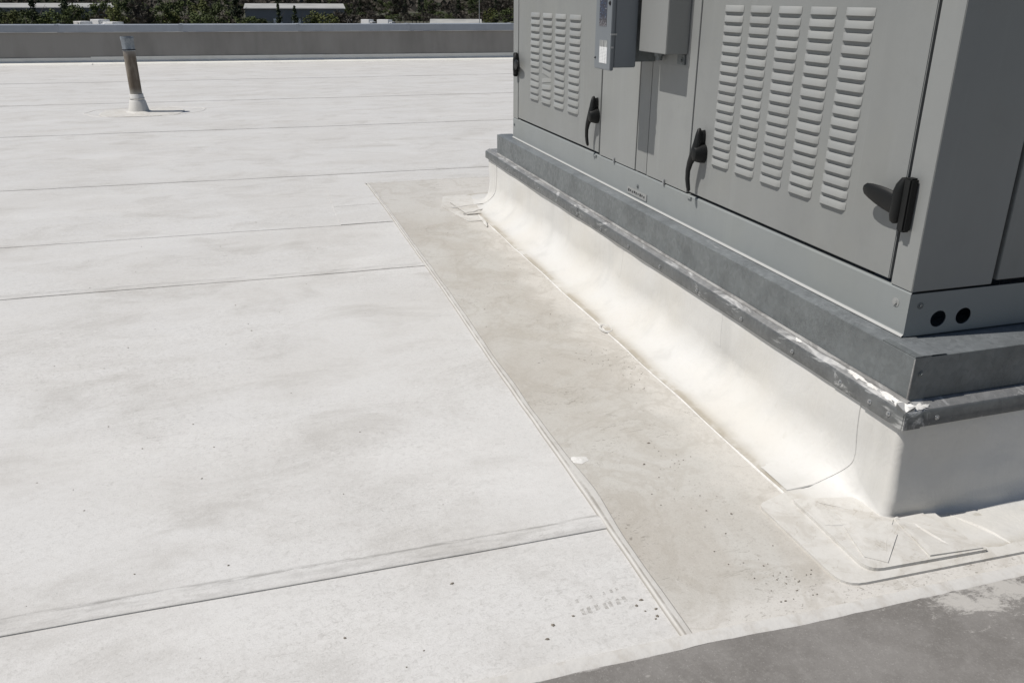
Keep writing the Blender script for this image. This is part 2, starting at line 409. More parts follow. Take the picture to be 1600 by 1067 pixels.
def flat_patch(name, mat, parent, outline, z, th=.004, lump=0, inset=.0, follow=False, bevel=.0):
    """thin sheet with a rounded edge from an outline; inner points may be lumpy"""
    bm = bmesh.new()
    vs_ = [bm.verts.new((x, y, z)) for x, y in outline]
    f = bm.faces.new(vs_)
    if f.normal.z < 0: f.normal_flip()
    r = bmesh.ops.extrude_face_region(bm, geom=[f])
    top = [e for e in r['geom'] if isinstance(e, bmesh.types.BMFace)]
    for e in r['geom']:
        if isinstance(e, bmesh.types.BMVert): e.co.z += th
    bm.normal_update()
    for fc in bm.faces:
        if fc.normal.z < -.9: bm.faces.remove(fc); break
    if lump:
        tf = [fc for fc in bm.faces if fc.normal.z > .9]
        bmesh.ops.triangulate(bm, faces=tf)
        bmesh.ops.subdivide_edges(bm, edges=[e for e in bm.edges if all(fc.normal.z > .9 for fc in e.link_faces)], cuts=4, use_grid_fill=True)
        for v in bm.verts:
            if v.co.z > z+th*.5: v.co.z += lump*(.5+nz(v.co.x*9, v.co.y*9, 2.2)) if not v.is_boundary else 0
    if follow:
        for v in bm.verts: v.co.z += undul(v.co.x, v.co.y)
    me = bpy.data.meshes.new(name); bm.to_mesh(me); bm.free(); me.materials.append(M[mat])
    l = me.uv_layers.new(name='UVMap')
    for lp in me.loops:
        co = me.vertices[lp.vertex_index].co; l.data[lp.index].uv = (co.x, 1.0)
    o = bpy.data.objects.new(name, me); COL.objects.link(o)
    if parent is not None: attach(o, parent)
    return o

# dirty strip between the seam cover and the curb
def strip_x(y): return 1.035+.008*nz(y*.8, 4.4)-.012*sst(5.6, 8.3, y)
rows = []
for i in range(70):
    y = 1.672+(8.29-1.672)*i/69; a = strip_x(y)
    rows.append([(a+(2.3-a)*j/10, y, .0105) for j in range(11)])
st = MB(); st.grid(rows)
a, b = rows[0], rows[-1]
st.grid([a, [(x, y, -.001) for x, y, z in a]]); st.grid([b, [(x, y+.002, -.001) for x, y, z in b]])
st.build('walk_strip_sheet', 'strip', roof); 
# seam cover strip along its left edge, with sealant
rows = []; uvs = []
n = 150
for i in range(n):
    y = 1.675+(8.31-1.675)*i/(n-1); a = strip_x(y)-.004+.0025*nz(y*6, 1.1)
    wd = .030+.005*nz(y*3, 8.8)+.016*math.exp(-((y-2.5)/.2)**2)-.008*sst(5, 8, y)
    hh = .0112+.0012*nz(y*5, 2.2)
    uvs += [(y, q) for q in (0, .05, .14, .5, .86, .95, 1)]
    rows.append([(a-.003, y, .000), (a, y, hh-.002), (a+.004, y, hh+.0018), (a+wd*.45, y, hh+.0008), (a+wd-.006, y, hh+.0025), (a+wd-.001, y, hh+.001), (a+wd+.002, y, .0100)])
t = NT('seam cover sealant'); u = t.sep(t.uv()); k1 = t.noise(8, 5, .7, t.mapv((1, .8, 1)))
c = t.mix(t.mul(t.ramp(k1, .44, .7), .5), (.56, .546, .52), (.42, .39, .35))
gr = t.mul(t.ramp(t.math('ABSOLUTE', t.math('SUBTRACT', u[1], .36)), .17, .06), t.ramp(k1, .3, .55))
rg = t.mul(t.ramp(u[1], .90, .98), t.ramp(k1, .25, .5))
lf = t.mul(t.ramp(u[1], .06, .01), .8)
c = t.mix(t.mul(t.math('MAXIMUM', t.math('MAXIMUM', t.mul(gr, .75), rg), lf), .85), c, (.25, .23, .2))  # groove dirt and edge shadow lines, both painted into the colour
t.bump(t.noise(30, 4, .7), .5, .006); M['cover'] = t.out(c, .6, 0, .3)
mb = MB(); mb.grid(rows); mb.uv = uvs; mb.build('seam_cover_strip', 'cover', roof, smooth=True)
# top edge lap of the strip and the little square patches left of it
MB().grid([[(1.0+1.3*i/30, 8.27+dy+.012*nz(i*.35, 6), z) for i in range(31)] for dy, z in ((-.02, .0106), (-.016, .0145), (.03, .0140), (.036, -.001))]).build('seam_cover_strip', 'seal', roof, smooth=True)
flat_patch('membrane_patch', 'field', roof, [(.60, 6.73), (1.02, 6.735), (1.015, 7.40), (.60, 7.38)], .0015, .0035)
flat_patch('membrane_patch', 'field', roof, [(.605, 7.37), (1.016, 7.39), (1.01, 8.13), (.612, 8.11)], .003, .0035)
MB().grid([[(-16+16.6*i/80, 6.72+.02*nz(i*.1, 9)+dy-.004*(i*.2-16), z+undul(-16+16.6*i/80, 6.7)) for i in range(81)] for dy, z in ((0, .0005), (.002, .0045), (.07, .0045), (.09, .0008))]).build('seam_cover_strip', 'field', roof, smooth=True)
# white sealant blobs
def blob(cx, cy, rx, ry, h, z0, parent, name='sealant_blob', mat='white_seal', seed=0):
    rows = []
    for i in range(6):
        q = i/5
        rows.append([(cx+rx*q*math.cos(a)*(1+.35*nz(math.cos(a)*1.5+seed, math.sin(a)*1.5)), cy+ry*q*math.sin(a)*(1+.35*nz(math.cos(a)*1.5+seed, math.sin(a)*1.5)), z0+h*(1-q**2)*(1+.8*nz(q*5+seed, a))) for a in [2*math.pi*j/20 for j in range(20)]])
    return MB().grid(rows, True).build(name, mat, parent, smooth=True)
blob(1.098, 2.705, .036, .028, .006, .0112, roof, seed=1)
# boot print left of the seam
fp = MB()
for i in range(7):
    for side, (w_, h_) in ((0, (.016, .028)), (1, (.012, .016))):
        if side == 1 and i in (1, 3): continue
        bx_ = .79+i*.0235+rng.uniform(-.003, .003); by_ = 1.868+side*.055+.001*i+rng.uniform(-.003, .003)+(.012*(i/6)**2)
        q = [(bx_+rng.uniform(-.002, .002), by_), (bx_+w_*.75, by_+rng.uniform(-.002, .002)), (bx_+w_*.75, by_+h_), (bx_, by_+h_*.9)]
        fp.add([(x, y, .0009) for x, y in q], [(0, 1, 2, 3)])
t = NT('boot dirt'); c_ = t.n('ShaderNodeBsdfTransparent'); mx = t.n('ShaderNodeMixShader')
t.out((.35, .33, .3), .8); t.set(mx.inputs[0], t.ramp(t.noise(60, 4, .7),   .35, .65, .05, .42)); t.link(c_.outputs[0], mx.inputs[1]); t.link(t.b.outputs[0], mx.inputs[2])
t.link(mx.outputs[0], t.t.nodes['Material Output'].inputs[0]); M['boot'] = t.m
fp.build('boot_print', 'boot', roof)
# grit and leaf crumbs lying about
db = MB()
spots = [(.655, 1.80), (.69, 1.85), (.76, 1.87), (.99, 1.79), (.975, 1.83), (1.0, 1.80), (.985, 1.88), (.96, 1.86), (1.01, 1.83), (.45, 2.12), (.1, 1.97), (.3, 3.2), (1.33, 2.6), (1.42, 2.75), (1.48, 2.2), (1.4, 2.1)]
clus = [(1.62, 3.45), (1.55, 3.62), (1.58, 3.2), (1.40, 1.86), (1.47, 1.80), (1.45, 2.6), (1.36, 2.4), (1.6, 5.2)]
for i in range(95+150):
    if i < len(spots): x, y = spots[i]; s_ = rng.uniform(.0035, .007)
    elif i >= 95:
        q = clus[i % len(clus)]; x, y = min(1.70, q[0]+rng.gauss(0, .05)), max(1.74, q[1]+rng.gauss(0, .09)); s_ = rng.uniform(.001, .0034)
    else:
        x, y = rng.uniform(-1.3, 1.66), rng.uniform(1.7, 7.5); s_ = rng.uniform(.0015, .0045)
    z0 = .012 if x > 1.09 else (.016 if x > 1.03 else .001+undul(x, y)); a0 = rng.uniform(0, 6.28)
    if x < 1.03 and any(abs(y-sy) < .12 for sy in seams): continue
    pts = [(x+s_*(1 if k % 2 else .7)*math.cos(a0+k*1.257)*1.3, y+s_*math.sin(a0+k*1.257)*(1 if k % 2 else .75), z0) for k in range(5)]
    db.add(pts+[(x, y, z0+s_*.6)], [(k, (k+1) % 5, 5) for k in range(5)])
dbo = db.build('debris', plain('dry leaf crumbs', (.2, .175, .145), .9)); tag(dbo, 'small grey crumbs of grit scattered over the membrane', 'grit', kind='stuff')

# grey walkway pad
rows = []
for j in range(24):
    v = j/23
    rows.append([(x, 1.665+(.018*sst(1.6, .9, x))+.003*nz(x*5, 2)-.045*sst(1.6, 2.3, x)*0-(3.6*v), .0128 if 1.03 < x < 3.9 else .0085) for x in [-6+.125*i for i in range(90)]])
pad = MB(); pad.grid(rows); pad.grid([rows[0], [(x, y+.003, -.002) for x, y, z in rows[0]]])
po = pad.build('walkway_pad', 'pad'); tag(po, kind='structure', label='grey walkway sheet with worn white coating beside the unit', cat='walkway')
# sealed lap along the pad edge
MB().grid([[(-1.2+4.4*i/110, 1.665+(.018*sst(1.6, .9, -1.2+4.4*i/110))+dy+(.004*nz(i*.4, dy*40)+.003*nz(i*1.3, 2) if dy < -.02 else .003*nz(i*.3, 4)), z+.004*sst(.95, 1.1, -1.2+4.4*i/110)) for i in range(111)]
    for dy, z in ((-.036, .0086), (-.030, .0112), (-.014, .0118), (-.008, .0138), (.004, .0135), (.010, .0115), (.014, .0010))]).build('lap_seal', 'seal', roof, smooth=True)

# ================================================================== EQUIPMENT CURB
CX, CY0, CY1, CX1 = 1.968, 2.004, 7.27, 4.3
curb = thing('equipment_curb', ((CX+CX1)/2, (CY0+CY1)/2, .0), 'white membrane flashed equipment curb with metal cap under the grey rooftop unit', 'curb')
RC = .03
def curb_path():
    P = []
    def line(a, b, n, nrm):
        for i in range(n): P.append((Vector(a).lerp(Vector(b), i/n), Vector(nrm)))
    def arc(c, a0, a1, n):
        for i in range(n):
            a = a0+(a1-a0)*i/n; d = Vector((math.cos(a), math.sin(a))); P.append((Vector(c)+d*RC, d))
    line((CX, CY1-RC), (CX, CY0+RC), 190, (-1, 0)); arc((CX+RC, CY0+RC), math.pi, 1.5*math.pi, 16)
    line((CX+RC, CY0), (CX1-RC, CY0), 70, (0, -1)); arc((CX1-RC, CY0+RC), 1.5*math.pi, 2*math.pi, 6)
    line((CX1, CY0+RC), (CX1, CY1-RC), 20, (1, 0)); arc((CX1-RC, CY1-RC), 0, .5*math.pi, 6)
    line((CX1-RC, CY1), (CX+RC, CY1), 40, (0, 1)); arc((CX+RC, CY1-RC), .5*math.pi, math.pi, 12)
    return P
path = curb_path()
def cove(p, nrm):
    """cove run-out, cove height and flange length round the curb"""
    lw = max(0, -nrm.x)
    if nrm.x < -.99:
        k = sst(CY0+.02, CY0+.34, p.y); kf = sst(CY1-.02, CY1-.4, p.y)
        kk = min(k, .35+.65*kf)
        return .015+.185*kk, .02+.16*kk, .232
    if nrm.y < -.99:
        k = sst(CX+.02, CX+.5, p.x)
        return .015+.05*k, .02+.06*k, .25
    if nrm.y > .99: return .09, .09, .24
    if nrm.x > .99: return .12, .12, .24
    return .015 if p.y < 4 else .06, .02 if p.y < 4 else .07, .245*(1+.22*(abs(nrm.x*nrm.y)*2)) if p.y < 4 else .25
cols = []; fuv = []
NV, NCV, NF = 12, 14, 5
for p, nr in path:
    c_, h_, F_ = cove(p, nr); col = []
    tan = Vector((-nr.y, nr.x)); 
    sx = p.x+p.y
    prof = []
    for i in range(NV): prof.append((0, .40+(h_-.40)*i/NV))
    for i in range(NCV+1):
        ph = (math.pi/2)*(1-i/NCV); prof.append((c_*(1-math.sin(ph)), h_*(1-math.cos(ph))))
    for i in range(1, NF+1): prof.append((c_+(F_-c_)*i/NF, 0))
    prof.append((F_+.001, -.008))
    for d, z in prof:
        wgt = sst(.395, .3, z)*sst(0, .05, z)
        bul = .012*nz(p.x*2.2+3, p.y*2.2, z*2.5)+.005*nz(p.x*6, p.y*6, z*4+7)
        # soft diagonal pulls in the sheet
        bul += .006*math.sin((p.y*1.0+z*1.6)*7.3+2*nz(p.y*.7, 3.))*sst(.0, .25, .4-z)
        wr = .007*nz(p.x*7, p.y*7, z*5+2)+.005*nz(p.x*15, p.y*15, z*9)
        bul += wr*sst(.26, .12, z)
        wide = .006*sst(.3, .0, z)*max(0, -nr.x)*nz(p.y*3.1, 9.3)
        nick = .022*math.exp(-((p.y-3.74)/.045)**2-((z-.07)/.05)**2)+.015*math.exp(-((p.y-6.55)/.05)**2-((z-.06)/.05)**2)+.010*math.exp(-((p.y-2.95)/.06)**2-((z-.05)/.05)**2) if nr.x < -.99 and z > 0 else 0
        d2 = d+bul*wgt+wide*(1 if d > 0 else 0)+nick
        flat = .0185+(.0035*(.5+nz(p.x*11, p.y*11, 1)) if z <= 0.001 and d < F_-.01 else 0)
        q = p+nr*d2
        col.append((q.x, q.y, max(z, 0)+flat if z >= 0 else .009)); fuv.append((sx, F_-d if z < .3 else F_+z))
    cols.append(col)
fl = MB(); fl.grid(cols + [cols[0]]); fl.uv = fuv+[(0, u[1]) for u in fuv[:len(cols[0])]]
flo = fl.build('flashing', 'flash', curb, smooth=True)
flo.data.shade_smooth()
# lap where the side sheet ends near the corner, curling onto the flange
def face_pt(y, z, off):
    c_, h_, F_ = cove(Vector((CX, y)), Vector((-1, 0)))
    if z >= h_: d = 0
    else: d = c_*(1-math.sin(math.acos(max(-1, min(1, 1-z/h_)))))
    bul = .012*nz(CX*2.2+3, y*2.2, z*2.5)+.005*nz(CX*6, y*6, z*4+7)+.006*math.sin((y*1.0+z*1.6)*7.3+2*nz(y*.7, 3.))*sst(.0, .25, .4-z)+(.007*nz(CX*7, y*7, z*5+2)+.005*nz(CX*15, y*15, z*9))*sst(.26, .12, z)
    d += bul*sst(.395, .3, z)*sst(0, .05, z)+(.006*sst(.3, 0, z)*nz(y*3.1, 9.3) if d > 0 else 0)
    return (CX-d-off, y, z+.0185+off*.5)
rows = []
for i in range(260):
    y = CY0+.2+(CY1-CY0-.3)*i/259; xb = CX-.2325-.006*nz(y*3.1, 9.3); r_ = max(.0008, .0024+.002*nz(y*6, 3.3))
    rows.append([(xb-r_*1.6*math.cos(a), y, .0105+r_*1.9*math.sin(a)) for a in [math.pi*k/6 for k in range(7)]])
MB().grid(rows).build('toe_sealant', 'white_seal', curb, smooth=True)
def lap_strip(ylo, width, name, off=.004, curl=.075):
    rows = []
    zs = [.385-(.375 if curl else .25)*(i/30) for i in range(31)]
    for i, z in enumerate(zs):
        cu = curl*sst(.16, 0, z)**1.5
        y = ylo+cu
        if not curl: off = .0013*sst(.135, .2, z)-.0012*(1-sst(.135, .2, z))
        rows.append([face_pt(y-.004, z, -.001), face_pt(y-.002, z, off), face_pt(y+width*.5, z, off), face_pt(y+width, z, off*.6), face_pt(y+width+.03, z, -.001)])
    yl = ylo+curl
    for dd in ((.21, .222) if curl else ()):
        rows.append([(CX-dd, yl+q, h) for q, h in ((-.006, .017), (-.003, .0245), (width*.5, .0245), (width, .0235), (width+.03, .017))])
    MB().grid(rows).build(name, 'flash', curb, smooth=True)
lap_strip(2.215, .16, 'flashing_lap', .003, .05); lap_strip(4.31, .06, 'flashing_lap', .0014, .0); lap_strip(3.18, .05, 'flashing_lap', .0012, .0); lap_strip(6.98, .12, 'flashing_lap')
# corner patches
def rounded(pts, r, n=6):
    out = []; m = len(pts)
    for i in range(m):
        p, a, b = Vector(pts[i]), Vector(pts[i-1]), Vector(pts[(i+1) % m])
        rr = r[i] if isinstance(r, (list, tuple)) else r
        if rr == 0: out.append(tuple(p)); continue
        p0 = p+(a-p).normalized()*rr; p1 = p+(b-p).normalized()*rr
        for k in range(n+1):
            q = k/n; out.append(tuple((1-q)**2*p0+2*q*(1-q)*p+q*q*p1))
    return out
flat_patch('corner_patch', 'patch', curb, rounded([(1.598, 2.215), (1.606, 1.738), (2.75, 1.712), (2.75, 2.0), (1.95, 2.0), (1.74, 2.26)], [.03, .075, 0, 0, 0, .02]), .0100, .0095)
flat_patch('corner_patch', 'patch', curb, rounded([(1.724, 2.20), (1.716, 1.772), (2.17, 1.755), (2.10, 1.975), (2.02, 1.975), (1.955, 2.02), (1.95, 2.14)], [.02, .055, .01, 0, 0, 0, 0]), .0185, .0100, .005)
flat_patch('corner_patch', 'patch', curb, [(1.80, 2.03), (1.745, 1.83), (1.80, 1.785), (1.93, 1.90), (1.97, 1.985), (1.945, 2.012)], .0282, .0035, .006)
flat_patch('corner_patch', 'patch', curb, [(1.99, 1.985), (1.955, 1.775), (2.155, 1.762), (2.105, 1.982)], .0284, .004, .006)
# creases on the corner: thin raised folds
def fold(pts, wdt=.007, h=.006, z0=.032, name='membrane_fold', mat='patch'):
    P = [Vector(p) for p in pts]; Q = []
    for i in range(len(P)-1):
        for k in range(6): Q.append(P[i].lerp(P[i+1], k/6))
    Q.append(P[-1]); rows = []
    for i, q in enumerate(Q):
        d = (Q[min(i+1, len(Q)-1)]-Q[max(0, i-1)]).normalized(); s_ = Vector((-d.y, d.x)); e = math.sin(math.pi*(.06+.88*i/(len(Q)-1)))
        j = s_*(.003*nz(i*.6, q.x*9))
        rows.append([(*(q+j+s_*wdt*a*e), z0-.006+(.006+h*e)*b) for a, b in ((-1.3, 0), (-.5, .8), (0, 1), (.6, .7), (1.5, 0))])
    MB().grid(rows).build(name, mat, curb, smooth=True)
fold([(1.985, 1.985), (1.86, 1.87), (1.80, 1.79)], .006, .005); fold([(1.87, 2.03), (1.84, 1.93), (1.845, 1.86)], .004, .004)
fold([(1.76, 2.16), (1.85, 2.08), (1.95, 2.03)], .006, .005, .026); fold([(1.735, 2.02), (1.80, 2.0), (1.86, 1.99)], .005, .004); fold([(2.2, 1.97), (2.26, 1.86), (2.28, 1.77)], .008, .005, .022)
fold([(2.03, 1.965), (2.05, 1.85), (2.06, 1.79)], .012, .007); fold([(2.005, 1.975), (1.99, 1.99)], .01, .012, .03)
# far corner patches
flat_patch('corner_patch', 'patch', curb, rounded([(1.50, 7.10), (1.60, 6.52), (1.80, 6.50), (1.90, 7.2), (1.95, 7.5), (1.6, 7.48)], .03), .0112, .0045)
flat_patch('corner_patch', 'patch', curb, [(1.60, 7.2), (1.64, 6.72), (1.76, 6.72), (1.82, 7.18), (1.83, 7.4), (1.66, 7.38)], .0210, .004, .003)
fold([(1.57, 7.0), (1.65, 6.98), (1.80, 7.04)], .008, .01, .024, mat='seal'); fold([(1.61, 6.74), (1.70, 6.76), (1.81, 6.86)], .008, .01, .026, mat='seal')
fold([(1.70, 6.3), (1.72, 6.45), (1.73, 6.7)], .012, .008, .024)
# drain scar / sealant ring at the toe
ring = MB(); rr = []
for i in range(24):
    a = 2*math.pi*i/24
    rr.append([(1.745+.028*math.cos(a)*k, 3.98+.05*math.sin(a)*k, .0195+h) for k, h in ((1.25, -.004), (1.12, .005), (.95, .005), (.8, -.002))])
ring.grid(rr+[rr[0]]).build('sealant_ring', 'seal', curb, smooth=True)

# metal cap (counterflashing) bars : top lip + face
def bar_side(name, y0, y1, proud=0., z0=.383, wob=.004):
    n = max(4, int((y1-y0)/.06)); rows = []
    for i in range(n+1):
        y = y0+(y1-y0)*i/n; wv = wob*nz(y*2.2, 5.5)
        x = CX-.014-proud
        rows.append([(x+.004, y, z0+wv-.001), (x, y, z0+wv), (x+.0005*nz(y*5, 1), y, .437+wv*.5), (x+.005, y, .4435+wv*.4), (1.991, y, .461), (1.991, y, .445)])
    top = MB(); top.cur = 0
    top.grid(rows)
    for r in (rows[0], rows[-1]): top.add(r, [tuple(range(len(r)))]); 
    top.mi = []
    k = len(rows[0])-1
    for i in range(n):
        for j in range(k): top.mi.append(1 if j >= 3 else 0)
    top.mi += [0, 0]
    return top.build(name, ['capface', 'cap'], curb, smooth=True)
def bar_end(name, x0, x1, proud=0., z0=.383):
    n = max(4, int((x1-x0)/.06)); rows = []
    for i in range(n+1):
        x = x0+(x1-x0)*i/n; wv = .003*nz(x*2.2, 9.5); y = CY0-.012-proud
        rows.append([(x, y+.004, z0+wv-.001), (x, y, z0+wv), (x, y, .437+wv*.5), (x, y+.005, .4435+wv*.4), (x, 2.036, .461), (x, 2.036, .445)])
    top = MB(); top.grid(rows)
    for r in (rows[0], rows[-1]): top.add(r, [tuple(range(len(r)))])
    top.mi = []
    for i in range(n):
        for j in range(5): top.mi.append(1 if j >= 3 else 0)
    top.mi += [0, 0]
    return top.build(name, ['capface', 'cap'], curb, smooth=True)
bar_side('cap_bar', CY0-.01, 2.19, .005, .381); bar_side('cap_bar', 2.176, 2.36, .0025, .383); bar_side('cap_bar', 2.35, 5.02); bar_side('cap_bar', 5.01, 7.285, .002)
bar_end('cap_bar', CX-.017, 2.02, .004, .381); bar_end('cap_bar', 2.015, 4.3)
box('cap_bar', 'capface', curb, CX+.03, 4.3, 7.283, 7.295, .383, .455)
box('cap_bar', 'cap', curb, CX+.005, 4.3, 7.044, 7.2825, .440, .4545); box('cap_bar', 'capface', curb, 4.312, 4.324, CY0, 7.28, .383, .455)
# liquid sealant dabs near the corner
dabs = [(1.972, 2.028, .024, .03), (1.972, 2.10, .012, .045), (1.976, 2.27, .011, .055), (1.972, 2.185, .006, .03), (2.02, 2.006, .035, .012), (1.974, 2.62, .006, .02)]
for i, (x, y, rx, ry) in enumerate(dabs):
    rows = []
    for k in range(5):
        q = k/4; r_ = []
        for j in range(44):
            a = 2*math.pi*j/44; wob = 1+.55*nz(math.cos(a)*2+i*3, math.sin(a)*2)+.5*nz(math.cos(a)*7+i, math.sin(a)*7)
            X, Y = max(x+rx*q*math.cos(a)*wob, CX-.012), max(y+ry*q*math.sin(a)*wob, CY0-.010)
            t_ = min((X-(CX-.01))/(1.991-(CX-.01)), 1) if i != 4 else min((Y-1.99)/.046, 1)
            r_.append((X, Y, .4440+.0175*max(0, t_)+.0025*(1-q**4)+.001))
        rows.append(r_)
    MB().grid(rows, True).build('sealant_splash', 'white_seal', curb, smooth=True)
# continuous caulk bead where cap meets the adapter
rows = []
for i in range(180):
    y = 2.02+5.0*i/179; r_ = .008+.003*nz(y*4, 1.2)
    rows.append([(1.990-r_*math.cos(a)*1.3, y, .459+r_*math.sin(a)) for a in [math.pi*.5*k/4-.3 for k in range(6)]])
t = NT('aged silver sealant')
c_ = t.mix(t.mul(t.ramp(t.noise(7, 6, .7, t.mapv((1, .6, 1)), 1), .4, .62), .9), (.36, .355, .345), (.17, .165, .16))
M['bead'] = t.out(c_, .42, 0, .5)
MB().grid(rows).build('caulk_bead', 'bead', curb, smooth=True)
def screw(parent, c, axis, r=.008, mat='zinc', name='screw'):
    s_ = MB(); d = -1
    c = Vector(c); ax = Vector((0, 0, 0)); ax[axis] = -1
    s_.loft([c-ax*.001, c+ax*.0015, c+ax*.0018], [(r*1.5, r*1.5), (r*1.5, r*1.5), (r*1.2, r*1.2)], Vector((0, 0, 1)), 12)
    s_.loft([c+ax*.001, c+ax*.007], [(r*.75, r*.75), (r*.7, r*.7)], Vector((0, 0, 1)), 6)
    return s_.build(name, mat, parent)
for y in (2.06, 2.155, 2.32, 2.62, 3.0, 3.4, 3.8, 4.2, 4.6, 5.0, 5.4, 5.8, 6.2, 6.6, 7.0): screw(curb, (CX-.0195 if y < 2.19 else CX-.0165, y, .409), 0, .006)
for x in (2.085, 2.5, 2.9): screw(curb, (x, CY0-.0125, .41), 1, .006)
# galvanised adapter
AX, AY0, AY1, AZ0, AZ1 = 1.992, 2.037, 7.04, .440, .616
mb = MB(); n = 60; rows = []
for i in range(n+1):
    y = AY0+(AY1-AY0)*i/n; b_ = .0015*nz(y*1.6, 3.3)
    rows.append([(AX+b_, y, AZ0), (AX+b_*2, y, .53), (AX+b_, y, AZ1-.002), (AX+.003+b_, y, AZ1), (AX+.028, y, AZ1+.0035+b_), (AX+.03, y, AZ1+.0045+b_), (2.12, y, AZ1+.003)])
mb.grid(rows); mb.mi = [(1 if j >= 3 else 0) for i in range(n) for j in range(6)]
mb.build('adapter_panel', ['galv', 'galv_dust'], curb, smooth=True)
mb = MB(); rows = []
for i in range(31):
    x = AX+.062+(4.24-AX-.062)*i/30; b_ = .0015*nz(x*1.6, 8.3)
    rows.append([(x, AY0+.003+b_, AZ0), (x, AY0+.003+b_*2, .53), (x, AY0+.003+b_, AZ1-.004), (x, AY0+.006, AZ1-.002), (x, 2.4, AZ1-.001)])
mb.grid(rows); mb.mi = [(1 if j >= 3 else 0) for i in range(30) for j in range(4)]
mb.build('adapter_panel', ['galv', 'galv_dust'], curb, smooth=True)
mb = MB()
mb.box(AX+.001, AX+.066, AY0-.001, AY0+.001, AZ0, AZ1); mb.box(AX+.001, AX+.066, AY0-.001, AY0+.16, AZ1+.001, AZ1+.0042)
mb.build('adapter_corner_flange', 'galv', curb, bevel=.0006)
box('adapter_panel', 'galv', curb, AX, 4.24, AY1, AY1+.003, AZ0, AZ1); box('adapter_panel', 'galv', curb, 4.24, 4.243, AY0, AY1, AZ0, AZ1)
screw(curb, (AX+.035, AY0-.0015, .555), 1, .007, 'galv'); 
# corner caulk line
MB().loft([(AX+.0005, AY0, AZ0+.01), (AX+.0005, AY0, .53), (AX+.001, AY0, AZ1-.004)], [(.004, .004), (.0032, .0032), (.002, .002)], seg=8).build('caulk_bead', 'bead', curb, smooth=True)

# ================================================================== ROOFTOP UNIT
XU, UY0, UY1, UX1, UZ0, UZ1 = 2.07, 2.19, 6.83, 4.15, .622, 2.45
unit = thing('rooftop_unit', ((XU+UX1)/2, (UY0+UY1)/2, UZ0), 'large grey metal rooftop air handling unit with louvered doors and black handles', 'air conditioner')
TH = .022
# dark core behind the skins
box('inner_frame', 'gap', unit, XU+TH, UX1-.03, UY0+.25, UY1-.03, UZ0+.15, UZ1-.02)
box('inner_frame', 'gap', unit, XU+.35, UX1-.03, UY0+TH, UY0+.25, UZ0+.17, UZ1-.02)
box('inner_frame', 'gap', unit, XU+TH, XU+.35, UY0+TH, UY0+.25, UZ0+.17, UZ1-.02)
# side base rail with lips in a painted highlight tone
mb = MB(); rows = []
for i in range(41):
    y = UY0+(UY1-UY0)*i/40
    rows.append([(XU+.05, y, UZ0), (XU-.008, y, UZ0), (XU-.0085, y, UZ0+.002), (XU-.001, y, UZ0+.009), (XU, y, UZ0+.012), (XU, y, .776), (XU+.004, y, .782), (XU+TH, y, .783)])
mb.grid(rows); mb.mi = [(1 if j in (1, 2) else 0) for i in range(40) for j in range(7)]
rail = mb.build('base_rail', ['rail', 'lip'], unit, smooth=False)
# end base rail with two round knock-out holes
cu = bpy.data.curves.new('rail_outline', 'CURVE'); cu.dimensions = '2D'; cu.fill_mode = 'BOTH'; cu.extrude = .0015
def spl(pts):
    s_ = cu.splines.new('POLY'); s_.points.add(len(pts)-1); s_.use_cyclic_u = True
    for p, q in zip(s_.points, pts): p.co = (*q, 0, 1)
spl([(XU+.0005, UZ0), (UX1, UZ0), (UX1, .776), (XU+.0005, .776)])
for hx in (2.205, 2.312): spl([(hx+.0325*math.cos(2*math.pi*i/28), .676+.03*math.sin(2*math.pi*i/28)) for i in range(28)])
tmp = bpy.data.objects.new('tmp', cu); COL.objects.link(tmp)
me = bpy.data.meshes.new_from_object(tmp.evaluated_get(bpy.context.evaluated_depsgraph_get())); bpy.data.objects.remove(tmp)
for v in me.vertices: x, z, q = v.co; v.co = (x, UY0+.0015+q, z)
me.materials.clear(); me.materials.append(M['rail'])
er = bpy.data.objects.new('base_rail', me); COL.objects.link(er); attach(er, unit)
box('rail_cavity', 'dark', unit, XU+.03, XU+.5, UY0+.12, UY0+.13, UZ0, .775)
box('rail_cavity', 'rail', unit, XU+.03, XU+.5, UY0+.004, UY0+.12, UZ0-.001, UZ0+.002)
box('base_rail', 'rail', unit, XU+.01, UX1, UY1-.003, UY1, UZ0, .776); box('base_rail', 'rail', unit, UX1, UX1+.003, UY0, UY1, UZ0, .776)
# corner posts
mb = MB(); lp_ = [(XU, UY0), (2.405, UY0), (2.405, UY0+TH), (XU+TH, UY0+TH), (XU+TH, 2.292), (XU, 2.292)]
mb.add([(x, y, z) for z in (.784, UZ1) for x, y in lp_], [tuple(range(5, -1, -1)), tuple(range(6, 12))]+[(i, (i+1) % 6, 6+(i+1) % 6, 6+i) for i in range(6)])
mb.build('corner_post', 'paint', unit, bevel=.002)
box('corner_post', 'paint', unit, XU, XU+TH, 6.70, UY1, .784, UZ1, .002)
box('end_door', 'paint', unit, 2.422, 3.6, UY0-.001, UY0+TH, .797, UZ1, .002)
box('end_panel', 'paint', unit, 3.612, UX1, UY0, UY0+TH, .785, UZ1, .002)
box('back_panel', 'paint', unit, UX1-.025, UX1, UY0+TH+.002, UY1-TH-.002, .785, UZ1, .002); box('end_panel', 'paint', unit, XU+TH+.002, UX1, UY1-TH, UY1, .785, UZ1, .002)
